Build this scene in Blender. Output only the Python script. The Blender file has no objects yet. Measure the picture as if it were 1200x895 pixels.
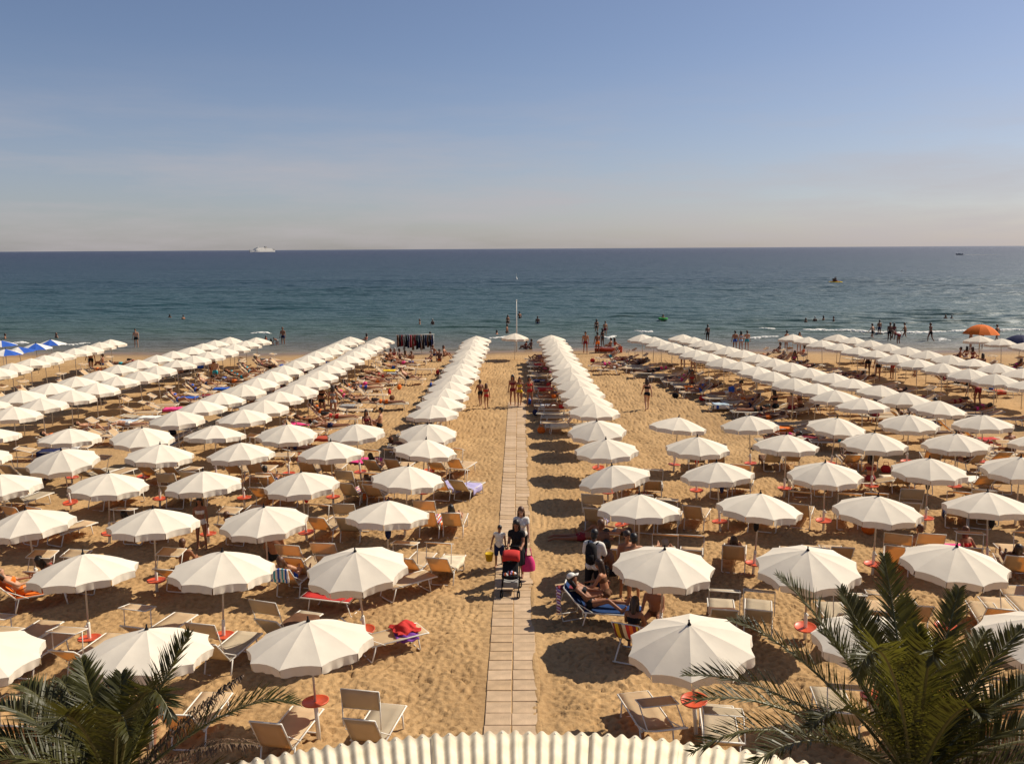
import bpy, bmesh, math, random
import numpy as np
from mathutils import Vector, Matrix, Euler
R = math.radians
sc = bpy.context.scene
COL = sc.collection
rnd = random.Random(7)

# ------------------------------------------------------------------ camera, sky, sun, exposure
CAM_H = 8.6
FPX = 1018.0                                   # focal length in photo pixels (1200 wide)
ROLL = math.atan((288 - 295) / 1200.0)
_d = (291.5 - 447.5) * math.cos(ROLL)
PITCH = math.atan(-_d / FPX)
YAW = R(0.5513)
cp, sp = math.cos(PITCH), math.sin(PITCH)
_rot = Matrix.Rotation(YAW, 3, 'Z')
RIGHT = _rot @ Vector((1, 0, 0)); FWD = _rot @ Vector((0, cp, -sp)); DOWN = _rot @ Vector((0, -sp, -cp))
cr, sr = math.cos(ROLL), math.sin(ROLL)
IMX = RIGHT * cr - DOWN * sr
IMY = RIGHT * sr + DOWN * cr
cam_data = bpy.data.cameras.new('camera'); cam = bpy.data.objects.new('camera', cam_data); COL.objects.link(cam)
cam_data.sensor_fit = 'HORIZONTAL'; cam_data.sensor_width = 36.0; cam_data.lens = FPX / 1200 * 36
cam_data.clip_start = 0.1; cam_data.clip_end = 120000
m = Matrix.Identity(4)
for i, v in enumerate((IMX, -IMY, -FWD)):
    for j in range(3): m[j][i] = v[j]
m[2][3] = CAM_H
cam.matrix_world = m
sc.camera = cam

SUN_AZ = R(63)      # from +Y (out to sea) towards +X
SUN_EL = R(44)
world = bpy.data.worlds.new('World'); sc.world = world; world.use_nodes = True
wn = world.node_tree.nodes; wl = world.node_tree.links
wn.clear()
sky = wn.new('ShaderNodeTexSky'); sky.sky_type = 'NISHITA'; sky.sun_disc = False
sky.sun_elevation = SUN_EL; sky.sun_rotation = SUN_AZ
sky.air_density = 0.85; sky.dust_density = 0.8; sky.ozone_density = 3.5; sky.altitude = 0
hsv = wn.new('ShaderNodeHueSaturation'); hsv.inputs['Saturation'].default_value = 0.95
tint = wn.new('ShaderNodeMix'); tint.data_type = 'RGBA'; tint.blend_type = 'MULTIPLY'; tint.inputs[0].default_value = 1.0
tint.inputs[7].default_value = (1.0, 0.935, 0.955, 1)
bg = wn.new('ShaderNodeBackground'); bg.inputs[1].default_value = 0.078
wo = wn.new('ShaderNodeOutputWorld')
wl.new(sky.outputs[0], hsv.inputs['Color']); wl.new(hsv.outputs[0], tint.inputs[6])
# thin veils of high cloud, low over the horizon all the way round
wtc = wn.new('ShaderNodeTexCoord'); wsx = wn.new('ShaderNodeSeparateXYZ'); wl.new(wtc.outputs['Generated'], wsx.inputs[0])
wmp = wn.new('ShaderNodeMapping'); wmp.inputs['Scale'].default_value = (2.2, 2.2, 16.0); wl.new(wtc.outputs['Generated'], wmp.inputs['Vector'])
wnz = wn.new('ShaderNodeTexNoise'); wnz.inputs['Scale'].default_value = 1.6; wnz.inputs['Detail'].default_value = 6; wnz.inputs['Roughness'].default_value = .6; wl.new(wmp.outputs[0], wnz.inputs['Vector'])
wr1 = wn.new('ShaderNodeMapRange'); wr1.inputs[1].default_value = .42; wr1.inputs[2].default_value = .72; wl.new(wnz.outputs['Fac'], wr1.inputs[0])
wr2 = wn.new('ShaderNodeMapRange'); wr2.interpolation_type = 'SMOOTHSTEP'; wr2.inputs[1].default_value = .22; wr2.inputs[2].default_value = .03; wl.new(wsx.outputs[2], wr2.inputs[0])
wml = wn.new('ShaderNodeMath'); wml.operation = 'MULTIPLY'; wl.new(wr1.outputs[0], wml.inputs[0]); wl.new(wr2.outputs[0], wml.inputs[1])
wm3 = wn.new('ShaderNodeMath'); wm3.operation = 'MULTIPLY_ADD'; wm3.inputs[1].default_value = .55; wl.new(wml.outputs[0], wm3.inputs[0])
wm4 = wn.new('ShaderNodeMath'); wm4.operation = 'MULTIPLY'; wm4.inputs[1].default_value = .22; wl.new(wr2.outputs[0], wm4.inputs[0]); wl.new(wm4.outputs[0], wm3.inputs[2])
wcl = wn.new('ShaderNodeMix'); wcl.data_type = 'RGBA'; wcl.inputs[7].default_value = (5.4, 5.0, 5.2, 1)
wl.new(wm3.outputs[0], wcl.inputs[0]); wl.new(tint.outputs[2], wcl.inputs[6])
wl.new(wcl.outputs[2], bg.inputs[0]); wl.new(bg.outputs[0], wo.inputs[0])
sun_d = bpy.data.lights.new('sun', 'SUN'); sun = bpy.data.objects.new('sun', sun_d); COL.objects.link(sun)
sun_d.energy = 5.0; sun_d.angle = R(0.5); sun_d.color = (1.0, 0.90, 0.74)
sdir = Vector((math.sin(SUN_AZ) * math.cos(SUN_EL), math.cos(SUN_AZ) * math.cos(SUN_EL), math.sin(SUN_EL)))
sun.rotation_euler = sdir.to_track_quat('Z', 'Y').to_euler()
vs = sc.view_settings
vs.view_transform = 'Standard'; vs.look = 'None'; vs.exposure = 0.25; vs.gamma = 1.0; vs.use_curve_mapping = False

def ray(px, py):
    return (IMX * ((px - 600) / FPX) + IMY * ((py - 447.5) / FPX) + FWD)
def at(px, py, z=0.0):
    """photo pixel -> point on the horizontal plane at height z"""
    d = ray(px, py); t = (z - CAM_H) / d.z
    return Vector((d.x * t, d.y * t, z))

def in_view(x, y, z=.3, mg=25):
    v = Vector((x, y, z - CAM_H)); w = v.dot(FWD); px = 600 + FPX * v.dot(IMX) / w; py = 447.5 + FPX * v.dot(IMY) / w
    return -mg < px < 1200 + mg and py < 925

# ------------------------------------------------------------------ materials
def mat(name, col, rough=0.7, noise=0.0, nscale=8.0, bump=0.0, bscale=40.0, metal=0.0, trans=0.0, tcol=None, spec=0.5, col2=None):
    M = bpy.data.materials.new(name); M.use_nodes = True
    n = M.node_tree.nodes; l = M.node_tree.links
    b = n['Principled BSDF']; out = n['Material Output']
    b.inputs['Base Color'].default_value = (*col, 1); b.inputs['Roughness'].default_value = rough
    b.inputs['Metallic'].default_value = metal; b.inputs['Specular IOR Level'].default_value = spec
    tc = n.new('ShaderNodeTexCoord')
    if noise > 0:
        t = n.new('ShaderNodeTexNoise'); t.inputs['Scale'].default_value = nscale; t.inputs['Detail'].default_value = 5
        l.new(tc.outputs['Object'], t.inputs['Vector'])
        mx = n.new('ShaderNodeMix'); mx.data_type = 'RGBA'
        c2 = col2 or tuple(c * (1 - noise) for c in col)
        mx.inputs[6].default_value = (*c2, 1); mx.inputs[7].default_value = (*[min(1, c * (1 + noise * .3)) for c in col], 1)
        rp = n.new('ShaderNodeMapRange'); rp.inputs[1].default_value = .3; rp.inputs[2].default_value = .7
        l.new(t.outputs['Fac'], rp.inputs[0]); l.new(rp.outputs[0], mx.inputs[0]); l.new(mx.outputs[2], b.inputs['Base Color'])
    if bump > 0:
        t2 = n.new('ShaderNodeTexNoise'); t2.inputs['Scale'].default_value = bscale; t2.inputs['Detail'].default_value = 4
        l.new(tc.outputs['Object'], t2.inputs['Vector'])
        bp = n.new('ShaderNodeBump'); bp.inputs['Strength'].default_value = bump; bp.inputs['Distance'].default_value = .02
        l.new(t2.outputs['Fac'], bp.inputs['Height']); l.new(bp.outputs[0], b.inputs['Normal'])
    if trans > 0:
        tr = n.new('ShaderNodeBsdfTranslucent'); tr.inputs[0].default_value = (*(tcol or col), 1)
        ms = n.new('ShaderNodeMixShader'); ms.inputs[0].default_value = trans
        l.new(b.outputs[0], ms.inputs[1]); l.new(tr.outputs[0], ms.inputs[2]); l.new(ms.outputs[0], out.inputs[0])
    return M
M = {}
M['canopy'] = mat('umbrella_canvas', (.79, .715, .59), .9, noise=.06, nscale=3, bump=.15, bscale=6, trans=.12, tcol=(.8, .66, .45), spec=.1)
def vary(Mx, lo=.86):
    n = Mx.node_tree.nodes; l = Mx.node_tree.links; b = n['Principled BSDF']; src = b.inputs['Base Color'].links[0].from_socket
    oi = n.new('ShaderNodeObjectInfo'); mr = n.new('ShaderNodeMapRange'); mr.inputs[3].default_value = lo; mr.inputs[4].default_value = 1.04
    l.new(oi.outputs['Random'], mr.inputs[0]); mx = n.new('ShaderNodeMix'); mx.data_type = 'RGBA'; mx.blend_type = 'MULTIPLY'; mx.inputs[0].default_value = 1
    l.new(src, mx.inputs[6]); cb = n.new('ShaderNodeCombineColor'); [l.new(mr.outputs[0], cb.inputs[i]) for i in range(3)]
    l.new(cb.outputs[0], mx.inputs[7]); l.new(mx.outputs[2], b.inputs['Base Color'])
vary(M['canopy'], .93)
M['canvas'] = mat('lounger_canvas', (.72, .585, .37), .85, noise=.12, nscale=4, trans=.42, tcol=(.82, .46, .14), spec=.15)
M['canvas_grey'] = mat('lounger_canvas_grey', (.58, .49, .35), .85, noise=.12, nscale=4, trans=.3, tcol=(.62, .42, .2), spec=.15)
vary(M['canvas'], .8); vary(M['canvas_grey'], .8)
M['alu'] = mat('painted_aluminium', (.72, .68, .60), .4, spec=.5)
M['pole'] = mat('umbrella_pole', (.58, .54, .48), .45, metal=.3)
M['post'] = mat('white_post', (.76, .72, .64), .5)
M['black'] = mat('black_plastic', (.02, .02, .022), .4)
M['reddisc'] = mat('red_plastic', (.60, .085, .028), .4, noise=.15, nscale=5)
M['slab'] = mat('concrete_slab', (.49, .345, .215), .9, noise=.25, nscale=3, bump=.3, bscale=30)
M['slab2'] = mat('concrete_slab_pale', (.54, .385, .245), .9, noise=.25, nscale=3, bump=.3, bscale=30)
M['slab3'] = mat('concrete_slab_sandy', (.47, .32, .185), .9, noise=.3, nscale=3, bump=.3, bscale=30)
M['roof'] = mat('fibre_cement', (.68, .60, .45), .75, noise=.22, nscale=2.5, bump=.1, bscale=30, col2=(.56, .47, .33))
M['wood'] = mat('weathered_wood', (.26, .17, .09), .8, noise=.3, nscale=6)
M['leaf'] = mat('palm_leaflet', (.048, .047, .011), .46, noise=.55, nscale=1.6, trans=.15, tcol=(.24, .21, .03), spec=.28)
M['leaf_young'] = mat('palm_leaflet_young', (.058, .058, .012), .46, noise=.5, nscale=1.6, trans=.18, tcol=(.28, .25, .03), spec=.28)
M['leaf_dead'] = mat('palm_leaflet_dry', (.17, .095, .045), .7, noise=.4, nscale=3)
M['rachis'] = mat('palm_rachis', (.13, .115, .035), .5)
M['bark'] = mat('palm_bark', (.13, .085, .045), .95, noise=.4, nscale=9, bump=1, bscale=20)
PAL = {'red': (.50, .035, .03), 'orange': (.70, .16, .02), 'yellow': (.72, .48, .03), 'blue': (.03, .10, .42), 'navy': (.015, .02, .07),
       'pink': (.75, .06, .22), 'white': (.75, .72, .66), 'black': (.015, .014, .016), 'green': (.05, .28, .06), 'turquoise': (.03, .35, .42),
       'purple': (.18, .05, .28), 'grey': (.3, .29, .28), 'brown': (.13, .06, .03), 'cream': (.68, .58, .42), 'lilac': (.42, .38, .62), 'maroon': (.22, .02, .03), 'lightblue': (.3, .45, .62)}
PAL['brick'] = (.42, .07, .035); PAL['deepblue'] = (.012, .04, .13)
for k, v in PAL.items(): M[k] = mat('cloth_' + k, v, .85, noise=.15, nscale=6, spec=.2)
SKINS = [mat('skin_%s' % a, c, .55, spec=.35) for a, c in (('tan', (.38, .17, .088)), ('bronze', (.27, .115, .06)), ('fair', (.50, .27, .165)), ('deep', (.14, .06, .034)))]
HAIRS = [mat('hair_%s' % a, c, .5) for a, c in (('black', (.012, .009, .008)), ('brown', (.04, .02, .012)), ('auburn', (.10, .04, .018)), ('grey', (.25, .23, .21)))]
M['eye'] = mat('eye_dark', (.02, .015, .012), .3)

def stripes(name, cols, scale, axis=0):
    Mx = bpy.data.materials.new(name); Mx.use_nodes = True
    n = Mx.node_tree.nodes; l = Mx.node_tree.links; b = n['Principled BSDF']; b.inputs['Roughness'].default_value = .85
    tc = n.new('ShaderNodeTexCoord'); sx = n.new('ShaderNodeSeparateXYZ'); l.new(tc.outputs['Object'], sx.inputs[0])
    ml = n.new('ShaderNodeMath'); ml.operation = 'MULTIPLY'; ml.inputs[1].default_value = scale; l.new(sx.outputs[axis], ml.inputs[0])
    fr = n.new('ShaderNodeMath'); fr.operation = 'FRACT'; l.new(ml.outputs[0], fr.inputs[0])
    cr_ = n.new('ShaderNodeValToRGB'); cr_.color_ramp.interpolation = 'CONSTANT'
    e = cr_.color_ramp.elements
    while len(e) < len(cols): e.new(.5)
    for i, c in enumerate(cols): e[i].position = i / len(cols); e[i].color = (*c, 1)
    l.new(fr.outputs[0], cr_.inputs[0]); l.new(cr_.outputs[0], b.inputs['Base Color'])
    return Mx
M['deck_stripe'] = stripes('deckchair_stripes', [PAL['red'], PAL['orange'], PAL['maroon'], PAL['yellow'], PAL['brown'], PAL['cream']], 2.2)
M['towel_stripe'] = stripes('towel_stripes_blue', [PAL['blue'], PAL['white'], PAL['turquoise'], PAL['white']], 5)
M['towel_stripe2'] = stripes('towel_stripes_red', [PAL['red'], PAL['white'], PAL['orange'], PAL['lilac']], 5)
M['towel_stripe3'] = stripes('towel_stripes_yellow', [PAL['yellow'], PAL['orange'], PAL['green'], PAL['cream']], 4)
M['scarf'] = stripes('scarf_stripes', [PAL['lilac'], PAL['maroon'], PAL['white'], PAL['purple']], 7, 2)

# sand: dry with darker wet strip where the ground sinks towards the water line
def sand_material():
    Mx = bpy.data.materials.new('sand'); Mx.use_nodes = True
    n = Mx.node_tree.nodes; l = Mx.node_tree.links; b = n['Principled BSDF']
    b.inputs['Roughness'].default_value = .95; b.inputs['Specular IOR Level'].default_value = .15
    g = n.new('ShaderNodeNewGeometry')
    def noise(s, d):
        t = n.new('ShaderNodeTexNoise'); t.inputs['Scale'].default_value = s; t.inputs['Detail'].default_value = d
        l.new(g.outputs['Position'], t.inputs['Vector']); return t
    t1 = noise(.35, 4); t2 = noise(9, 5); t3 = noise(60, 3)
    mx = n.new('ShaderNodeMix'); mx.data_type = 'RGBA'
    mx.inputs[6].default_value = (.295, .178, .080, 1); mx.inputs[7].default_value = (.480, .310, .150, 1)
    ad = n.new('ShaderNodeMath'); ad.operation = 'MULTIPLY_ADD'; ad.inputs[1].default_value = .5
    l.new(t1.outputs['Fac'], ad.inputs[0])
    m2 = n.new('ShaderNodeMath'); m2.operation = 'MULTIPLY'; m2.inputs[1].default_value = .5; l.new(t2.outputs['Fac'], m2.inputs[0])
    l.new(m2.outputs[0], ad.inputs[2])
    rp = n.new('ShaderNodeMapRange'); rp.inputs[1].default_value = .32; rp.inputs[2].default_value = .68; l.new(ad.outputs[0], rp.inputs[0])
    l.new(rp.outputs[0], mx.inputs[0])
    sx = n.new('ShaderNodeSeparateXYZ'); l.new(g.outputs['Position'], sx.inputs[0])
    wet = n.new('ShaderNodeMapRange'); wet.inputs[1].default_value = -.10; wet.inputs[2].default_value = -.24
    l.new(sx.outputs[2], wet.inputs[0])
    mw = n.new('ShaderNodeMix'); mw.data_type = 'RGBA'; mw.inputs[7].default_value = (.20, .13, .075, 1)
    l.new(wet.outputs[0], mw.inputs[0]); l.new(mx.outputs[2], mw.inputs[6]); l.new(mw.outputs[2], b.inputs['Base Color'])
    rr = n.new('ShaderNodeMapRange'); rr.inputs[3].default_value = .95; rr.inputs[4].default_value = .35
    l.new(wet.outputs[0], rr.inputs[0]); l.new(rr.outputs[0], b.inputs['Roughness'])
    bp = n.new('ShaderNodeBump'); bp.inputs['Strength'].default_value = .8; bp.inputs['Distance'].default_value = .035
    l.new(t2.outputs['Fac'], bp.inputs['Height'])
    bp2 = n.new('ShaderNodeBump'); bp2.inputs['Strength'].default_value = .35; bp2.inputs['Distance'].default_value = .008
    l.new(t3.outputs['Fac'], bp2.inputs['Height']); l.new(bp.outputs[0], bp2.inputs['Normal']); l.new(bp2.outputs[0], b.inputs['Normal'])
    return Mx
M['sand'] = sand_material()

def sea_material():
    Mx = bpy.data.materials.new('sea_water'); Mx.use_nodes = True
    n = Mx.node_tree.nodes; l = Mx.node_tree.links; b = n['Principled BSDF']
    b.inputs['IOR'].default_value = 1.33; b.inputs['Specular IOR Level'].default_value = .065
    g = n.new('ShaderNodeNewGeometry'); sx = n.new('ShaderNodeSeparateXYZ'); l.new(g.outputs['Position'], sx.inputs[0])
    # water colour follows the depth of the sloping bottom: log of the distance from the shore, broken up by drifting patches
    nz = n.new('ShaderNodeTexNoise'); nz.inputs['Scale'].default_value = 1; nz.inputs['Detail'].default_value = 3
    mp = n.new('ShaderNodeMapping'); mp.inputs['Scale'].default_value = (.006, .03, 1); l.new(g.outputs['Position'], mp.inputs['Vector']); l.new(mp.outputs[0], nz.inputs['Vector'])
    d0 = n.new('ShaderNodeMath'); d0.operation = 'SUBTRACT'; d0.inputs[1].default_value = 72; l.new(sx.outputs[1], d0.inputs[0])
    mxm = n.new('ShaderNodeMath'); mxm.operation = 'MAXIMUM'; mxm.inputs[1].default_value = 1; l.new(d0.outputs[0], mxm.inputs[0])
    lg = n.new('ShaderNodeMath'); lg.operation = 'LOGARITHM'; lg.inputs[1].default_value = 10; l.new(mxm.outputs[0], lg.inputs[0])
    ma = n.new('ShaderNodeMath'); ma.operation = 'MULTIPLY_ADD'; ma.inputs[1].default_value = .5; l.new(nz.outputs['Fac'], ma.inputs[0]); l.new(lg.outputs[0], ma.inputs[2])
    mr = n.new('ShaderNodeMapRange'); mr.inputs[1].default_value = .75; mr.inputs[2].default_value = 3.6; l.new(ma.outputs[0], mr.inputs[0])
    rp = n.new('ShaderNodeValToRGB'); e = rp.color_ramp.elements
    stops = [(0, (.16, .13, .085)), (.16, (.075, .075, .062)), (.30, (.035, .068, .062)), (.45, (.018, .055, .067)), (.64, (.010, .038, .062)), (1, (.005, .017, .052))]
    while len(e) < len(stops): e.new(.5)
    for i, (p, c) in enumerate(stops): e[i].position = p; e[i].color = (*c, 1)
    l.new(mr.outputs[0], rp.inputs[0])
    prev = None
    for (sxx, syy, st, dist, det) in ((.5, 1.6, 1.0, .35, 4), (.14, .5, .9, .8, 3), (.03, .12, .6, 1.6, 2), (.006, .025, .5, 6.0, 3)):
        mp = n.new('ShaderNodeMapping'); mp.inputs['Scale'].default_value = (sxx, syy, 1); l.new(g.outputs['Position'], mp.inputs['Vector'])
        t = n.new('ShaderNodeTexNoise'); t.inputs['Scale'].default_value = 1; t.inputs['Detail'].default_value = det; l.new(mp.outputs[0], t.inputs['Vector'])
        bp = n.new('ShaderNodeBump'); bp.inputs['Strength'].default_value = st; bp.inputs['Distance'].default_value = dist
        l.new(t.outputs['Fac'], bp.inputs['Height'])
        if prev: l.new(prev.outputs[0], bp.inputs['Normal'])
        prev = bp
    n.remove(b)
    df = n.new('ShaderNodeBsdfDiffuse'); gl = n.new('ShaderNodeBsdfGlossy'); gl.inputs['Roughness'].default_value = .45; fr = n.new('ShaderNodeFresnel'); fr.inputs[0].default_value = 1.33
    for q_ in (df, gl): l.new(prev.outputs[0], q_.inputs['Normal'])
    l.new(prev.outputs[0], fr.inputs['Normal']); l.new(rp.outputs[0], df.inputs[0]); gl.inputs[0].default_value = (.95, .97, 1, 1)
    mu = n.new('ShaderNodeMath'); mu.operation = 'MULTIPLY'; mu.inputs[1].default_value = .34; l.new(fr.outputs[0], mu.inputs[0])
    mn = n.new('ShaderNodeMath'); mn.operation = 'MINIMUM'; mn.inputs[1].default_value = .26; l.new(mu.outputs[0], mn.inputs[0])
    ms = n.new('ShaderNodeMixShader'); l.new(mn.outputs[0], ms.inputs[0]); l.new(df.outputs[0], ms.inputs[1]); l.new(gl.outputs[0], ms.inputs[2]); l.new(ms.outputs[0], n['Material Output'].inputs[0])
    return Mx
M['sea'] = sea_material()
M['foam'] = mat('foam', (.78, .76, .70), .9, noise=.2, nscale=4)

# ------------------------------------------------------------------ mesh helpers
class MB:
    def __init__(s): s.v = []; s.f = []; s.m = []
    def add(s, vs, fs, mi=0):
        o = len(s.v); s.v += [tuple(v) for v in vs]; s.f += [tuple(i + o for i in f) for f in fs]; s.m += [mi] * len(fs)
    def box(s, c, d, rot=None, mi=0):
        c = Vector(c); pts = []
        for x in (-.5, .5):
            for y in (-.5, .5):
                for z in (-.5, .5):
                    p = Vector((x * d[0], y * d[1], z * d[2]))
                    if rot: p = rot @ p
                    pts.append(c + p)
        s.add(pts, [(0, 1, 3, 2), (4, 6, 7, 5), (0, 4, 5, 1), (2, 3, 7, 6), (0, 2, 6, 4), (1, 5, 7, 3)], mi)
    def tube(s, pts, r, n=6, mi=0, cap=True):
        pts = [Vector(p) for p in pts]; rs = r if isinstance(r, (list, tuple)) else [r] * len(pts)
        rings = []; ref = None
        for i, p in enumerate(pts):
            t = (pts[min(i + 1, len(pts) - 1)] - pts[max(i - 1, 0)]).normalized()
            if ref is None: ref = Vector((0, 0, 1)) if abs(t.z) < .9 else Vector((1, 0, 0))
            a = t.cross(ref).normalized(); b = a.cross(t).normalized(); ref = b
            rings.append([p + (a * math.cos(2 * math.pi * k / n) + b * math.sin(2 * math.pi * k / n)) * rs[i] for k in range(n)])
        vs = [v for rg in rings for v in rg]; fs = []
        for i in range(len(pts) - 1):
            for k in range(n): fs.append((i * n + k, i * n + (k + 1) % n, (i + 1) * n + (k + 1) % n, (i + 1) * n + k))
        if cap: fs.append(tuple(range(n))[::-1]); fs.append(tuple((len(pts) - 1) * n + k for k in range(n)))
        s.add(vs, fs, mi)
    def lathe(s, prof, n=16, mi=0, c=(0, 0, 0)):
        c = Vector(c); vs = []; fs = []
        for (r, z) in prof:
            for k in range(n): a = 2 * math.pi * k / n; vs.append(c + Vector((r * math.cos(a), r * math.sin(a), z)))
        for i in range(len(prof) - 1):
            for k in range(n): fs.append((i * n + k, i * n + (k + 1) % n, (i + 1) * n + (k + 1) % n, (i + 1) * n + k))
        fs.append(tuple(range(n))[::-1]); fs.append(tuple((len(prof) - 1) * n + k for k in range(n)))
        s.add(vs, fs, mi)
    def ell(s, c, rad, fr=None, n=12, mi=0, zmin=-1.0):
        c = Vector(c); fr = fr or Matrix.Identity(3); vs = []; fs = []; nr = max(5, n * 2 // 3)
        for i in range(nr + 1):
            th = -math.pi / 2 + math.pi * i / nr
            zz = max(math.sin(th), zmin)
            for k in range(n):
                a = 2 * math.pi * k / n
                vs.append(c + fr @ Vector((rad[0] * math.cos(th) * math.cos(a), rad[1] * math.cos(th) * math.sin(a), rad[2] * zz)))
        for i in range(nr):
            for k in range(n): fs.append((i * n + k, i * n + (k + 1) % n, (i + 1) * n + (k + 1) % n, (i + 1) * n + k))
        s.add(vs, fs, mi)
    def cap(s, a, b, ra, rb, n=10, mi=0):
        a = Vector(a); b = Vector(b); d = b - a; t = d.normalized()
        pts = [a - t * ra * .95, a - t * ra * .6, a, a + d * .5, b, b + t * rb * .6, b + t * rb * .95]
        s.tube(pts, [ra * .3, ra * .8, ra, (ra + rb) / 2, rb, rb * .8, rb * .3], n, mi)
    def grid(s, fn, nu, nv, mi=0):
        vs = [fn(u / nu, v / nv) for v in range(nv + 1) for u in range(nu + 1)]
        fs = [(j * (nu + 1) + i, j * (nu + 1) + i + 1, (j + 1) * (nu + 1) + i + 1, (j + 1) * (nu + 1) + i) for j in range(nv) for i in range(nu)]
        s.add(vs, fs, mi)
    def sheet(s, fn, nu, nv, th=.008, mi=0):
        """a thin cloth with two faces and closed edges"""
        P = [[Vector(fn(u / nu, v / nv)) for u in range(nu + 1)] for v in range(nv + 1)]
        top = []; bot = []
        for j in range(nv + 1):
            for i in range(nu + 1):
                a = P[j][min(i + 1, nu)] - P[j][max(i - 1, 0)]; b = P[min(j + 1, nv)][i] - P[max(j - 1, 0)][i]
                nn = a.cross(b); nn = nn.normalized() if nn.length > 1e-9 else Vector((0, 0, 1))
                top.append(P[j][i] + nn * th / 2); bot.append(P[j][i] - nn * th / 2)
        N = len(top); w = nu + 1; fs = []
        for j in range(nv):
            for i in range(nu):
                q = (j * w + i, j * w + i + 1, (j + 1) * w + i + 1, (j + 1) * w + i)
                fs.append(q); fs.append(tuple(x + N for x in q[::-1]))
        rim = [i for i in range(w)] + [j * w + nu for j in range(1, nv + 1)] + [nv * w + i for i in range(nu - 1, -1, -1)] + [j * w for j in range(nv - 1, 0, -1)]
        for k in range(len(rim)):
            a, b = rim[k], rim[(k + 1) % len(rim)]; fs.append((b, a, a + N, b + N))
        s.add(top + bot, fs, mi)
    def mesh(s, name, mats, smooth=False):
        me = bpy.data.meshes.new(name); me.from_pydata(s.v, [], s.f)
        for mm in (mats if isinstance(mats, (list, tuple)) else [mats]): me.materials.append(mm)
        me.polygons.foreach_set('material_index', s.m)
        if smooth: me.polygons.foreach_set('use_smooth', [True] * len(s.f))
        me.update(); return me

def obj(name, data=None, parent=None, loc=(0, 0, 0), rz=0.0, label=None, cat=None, group=None, kind=None, rot=None, scale=None):
    o = bpy.data.objects.new(name, data); COL.objects.link(o)
    if parent: o.parent = parent
    o.location = loc; o.rotation_euler = rot if rot else (0, 0, rz)
    if scale is not None: o.scale = (scale,) * 3 if not isinstance(scale, (tuple, list)) else scale
    if label: o['label'] = label
    if cat: o['category'] = cat
    if group: o['group'] = group
    if kind: o['kind'] = kind
    return o
def setmat(o, m, slot=0):
    o.material_slots[slot].link = 'OBJECT'; o.material_slots[slot].material = m
def inst(proto, name, loc, rz, label, cat, group=None, rot=None, scale=None):
    """proto: list of (part name, mesh, parent index or None, local rotz, material override or None)"""
    root = obj(name, None, None, loc, rz, label, cat, group, rot=rot, scale=scale)
    made = []
    for p in proto:
        o = obj(p[0], p[1], root if p[2] is None else made[p[2]], (0, 0, 0), p[3] if len(p) > 3 else 0)
        if len(p) > 4 and p[4]: setmat(o, p[4])
        made.append(o)
    return root
ORD = ['first', 'second', 'third', 'fourth', 'fifth', 'sixth', 'seventh', 'eighth', 'ninth', 'tenth', 'eleventh', 'twelfth', 'thirteenth', 'fourteenth', 'fifteenth', 'sixteenth', 'seventeenth', 'eighteenth', 'nineteenth', 'twentieth']

# ------------------------------------------------------------------ sand, sea
def fft_noise(nr, size, lo, hi, seed, ax=1.0, ay=1.0):
    g = np.random.default_rng(seed); k = np.fft.fftfreq(nr, size / nr)
    kx, ky = np.meshgrid(k * ax, k * ay); kk = np.sqrt(kx ** 2 + ky ** 2)
    f = np.exp(-((np.log(np.maximum(kk, 1e-6)) - math.log((1 / lo + 1 / hi) / 2)) ** 2) / (2 * .35 ** 2)); f[0, 0] = 0
    a = np.real(np.fft.ifft2(np.fft.fft2(g.standard_normal((nr, nr))) * f)); return a / a.std()
def samp(a, size, X, Y):
    n = a.shape[0]; u = (X / size * n) % n; v = (Y / size * n) % n
    i = u.astype(int); j = v.astype(int); fu = u - i; fv = v - j; i2 = (i + 1) % n; j2 = (j + 1) % n; i %= n; j %= n
    return (a[j, i] * (1 - fu) + a[j, i2] * fu) * (1 - fv) + (a[j2, i] * (1 - fu) + a[j2, i2] * fu) * fv
def tensor_mesh(name, xs, ys, zf, material):
    X, Y = np.meshgrid(xs, ys); Z = zf(X, Y); nx, ny = len(xs), len(ys)
    co = np.stack([X, Y, Z], -1).reshape(-1, 3).astype(np.float32)
    i = np.arange((nx - 1) * (ny - 1)); r = i // (nx - 1); c = i % (nx - 1); a = r * nx + c
    q = np.stack([a, a + 1, a + nx + 1, a + nx], -1).astype(np.int32)
    me = bpy.data.meshes.new(name); me.vertices.add(len(co)); me.vertices.foreach_set('co', co.ravel())
    me.loops.add(q.size); me.loops.foreach_set('vertex_index', q.ravel())
    me.polygons.add(len(q)); me.polygons.foreach_set('loop_start', np.arange(0, q.size, 4, dtype=np.int32))
    me.polygons.foreach_set('use_smooth', np.ones(len(q), bool))
    me.materials.append(material); me.update(calc_edges=True); return me
dim = fft_noise(1024, 22.0, .15, .32, 3); dim2 = fft_noise(512, 22.0, 1.0, 3.0, 4); dim3 = fft_noise(1024, 22.0, .11, .2, 5)
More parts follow.
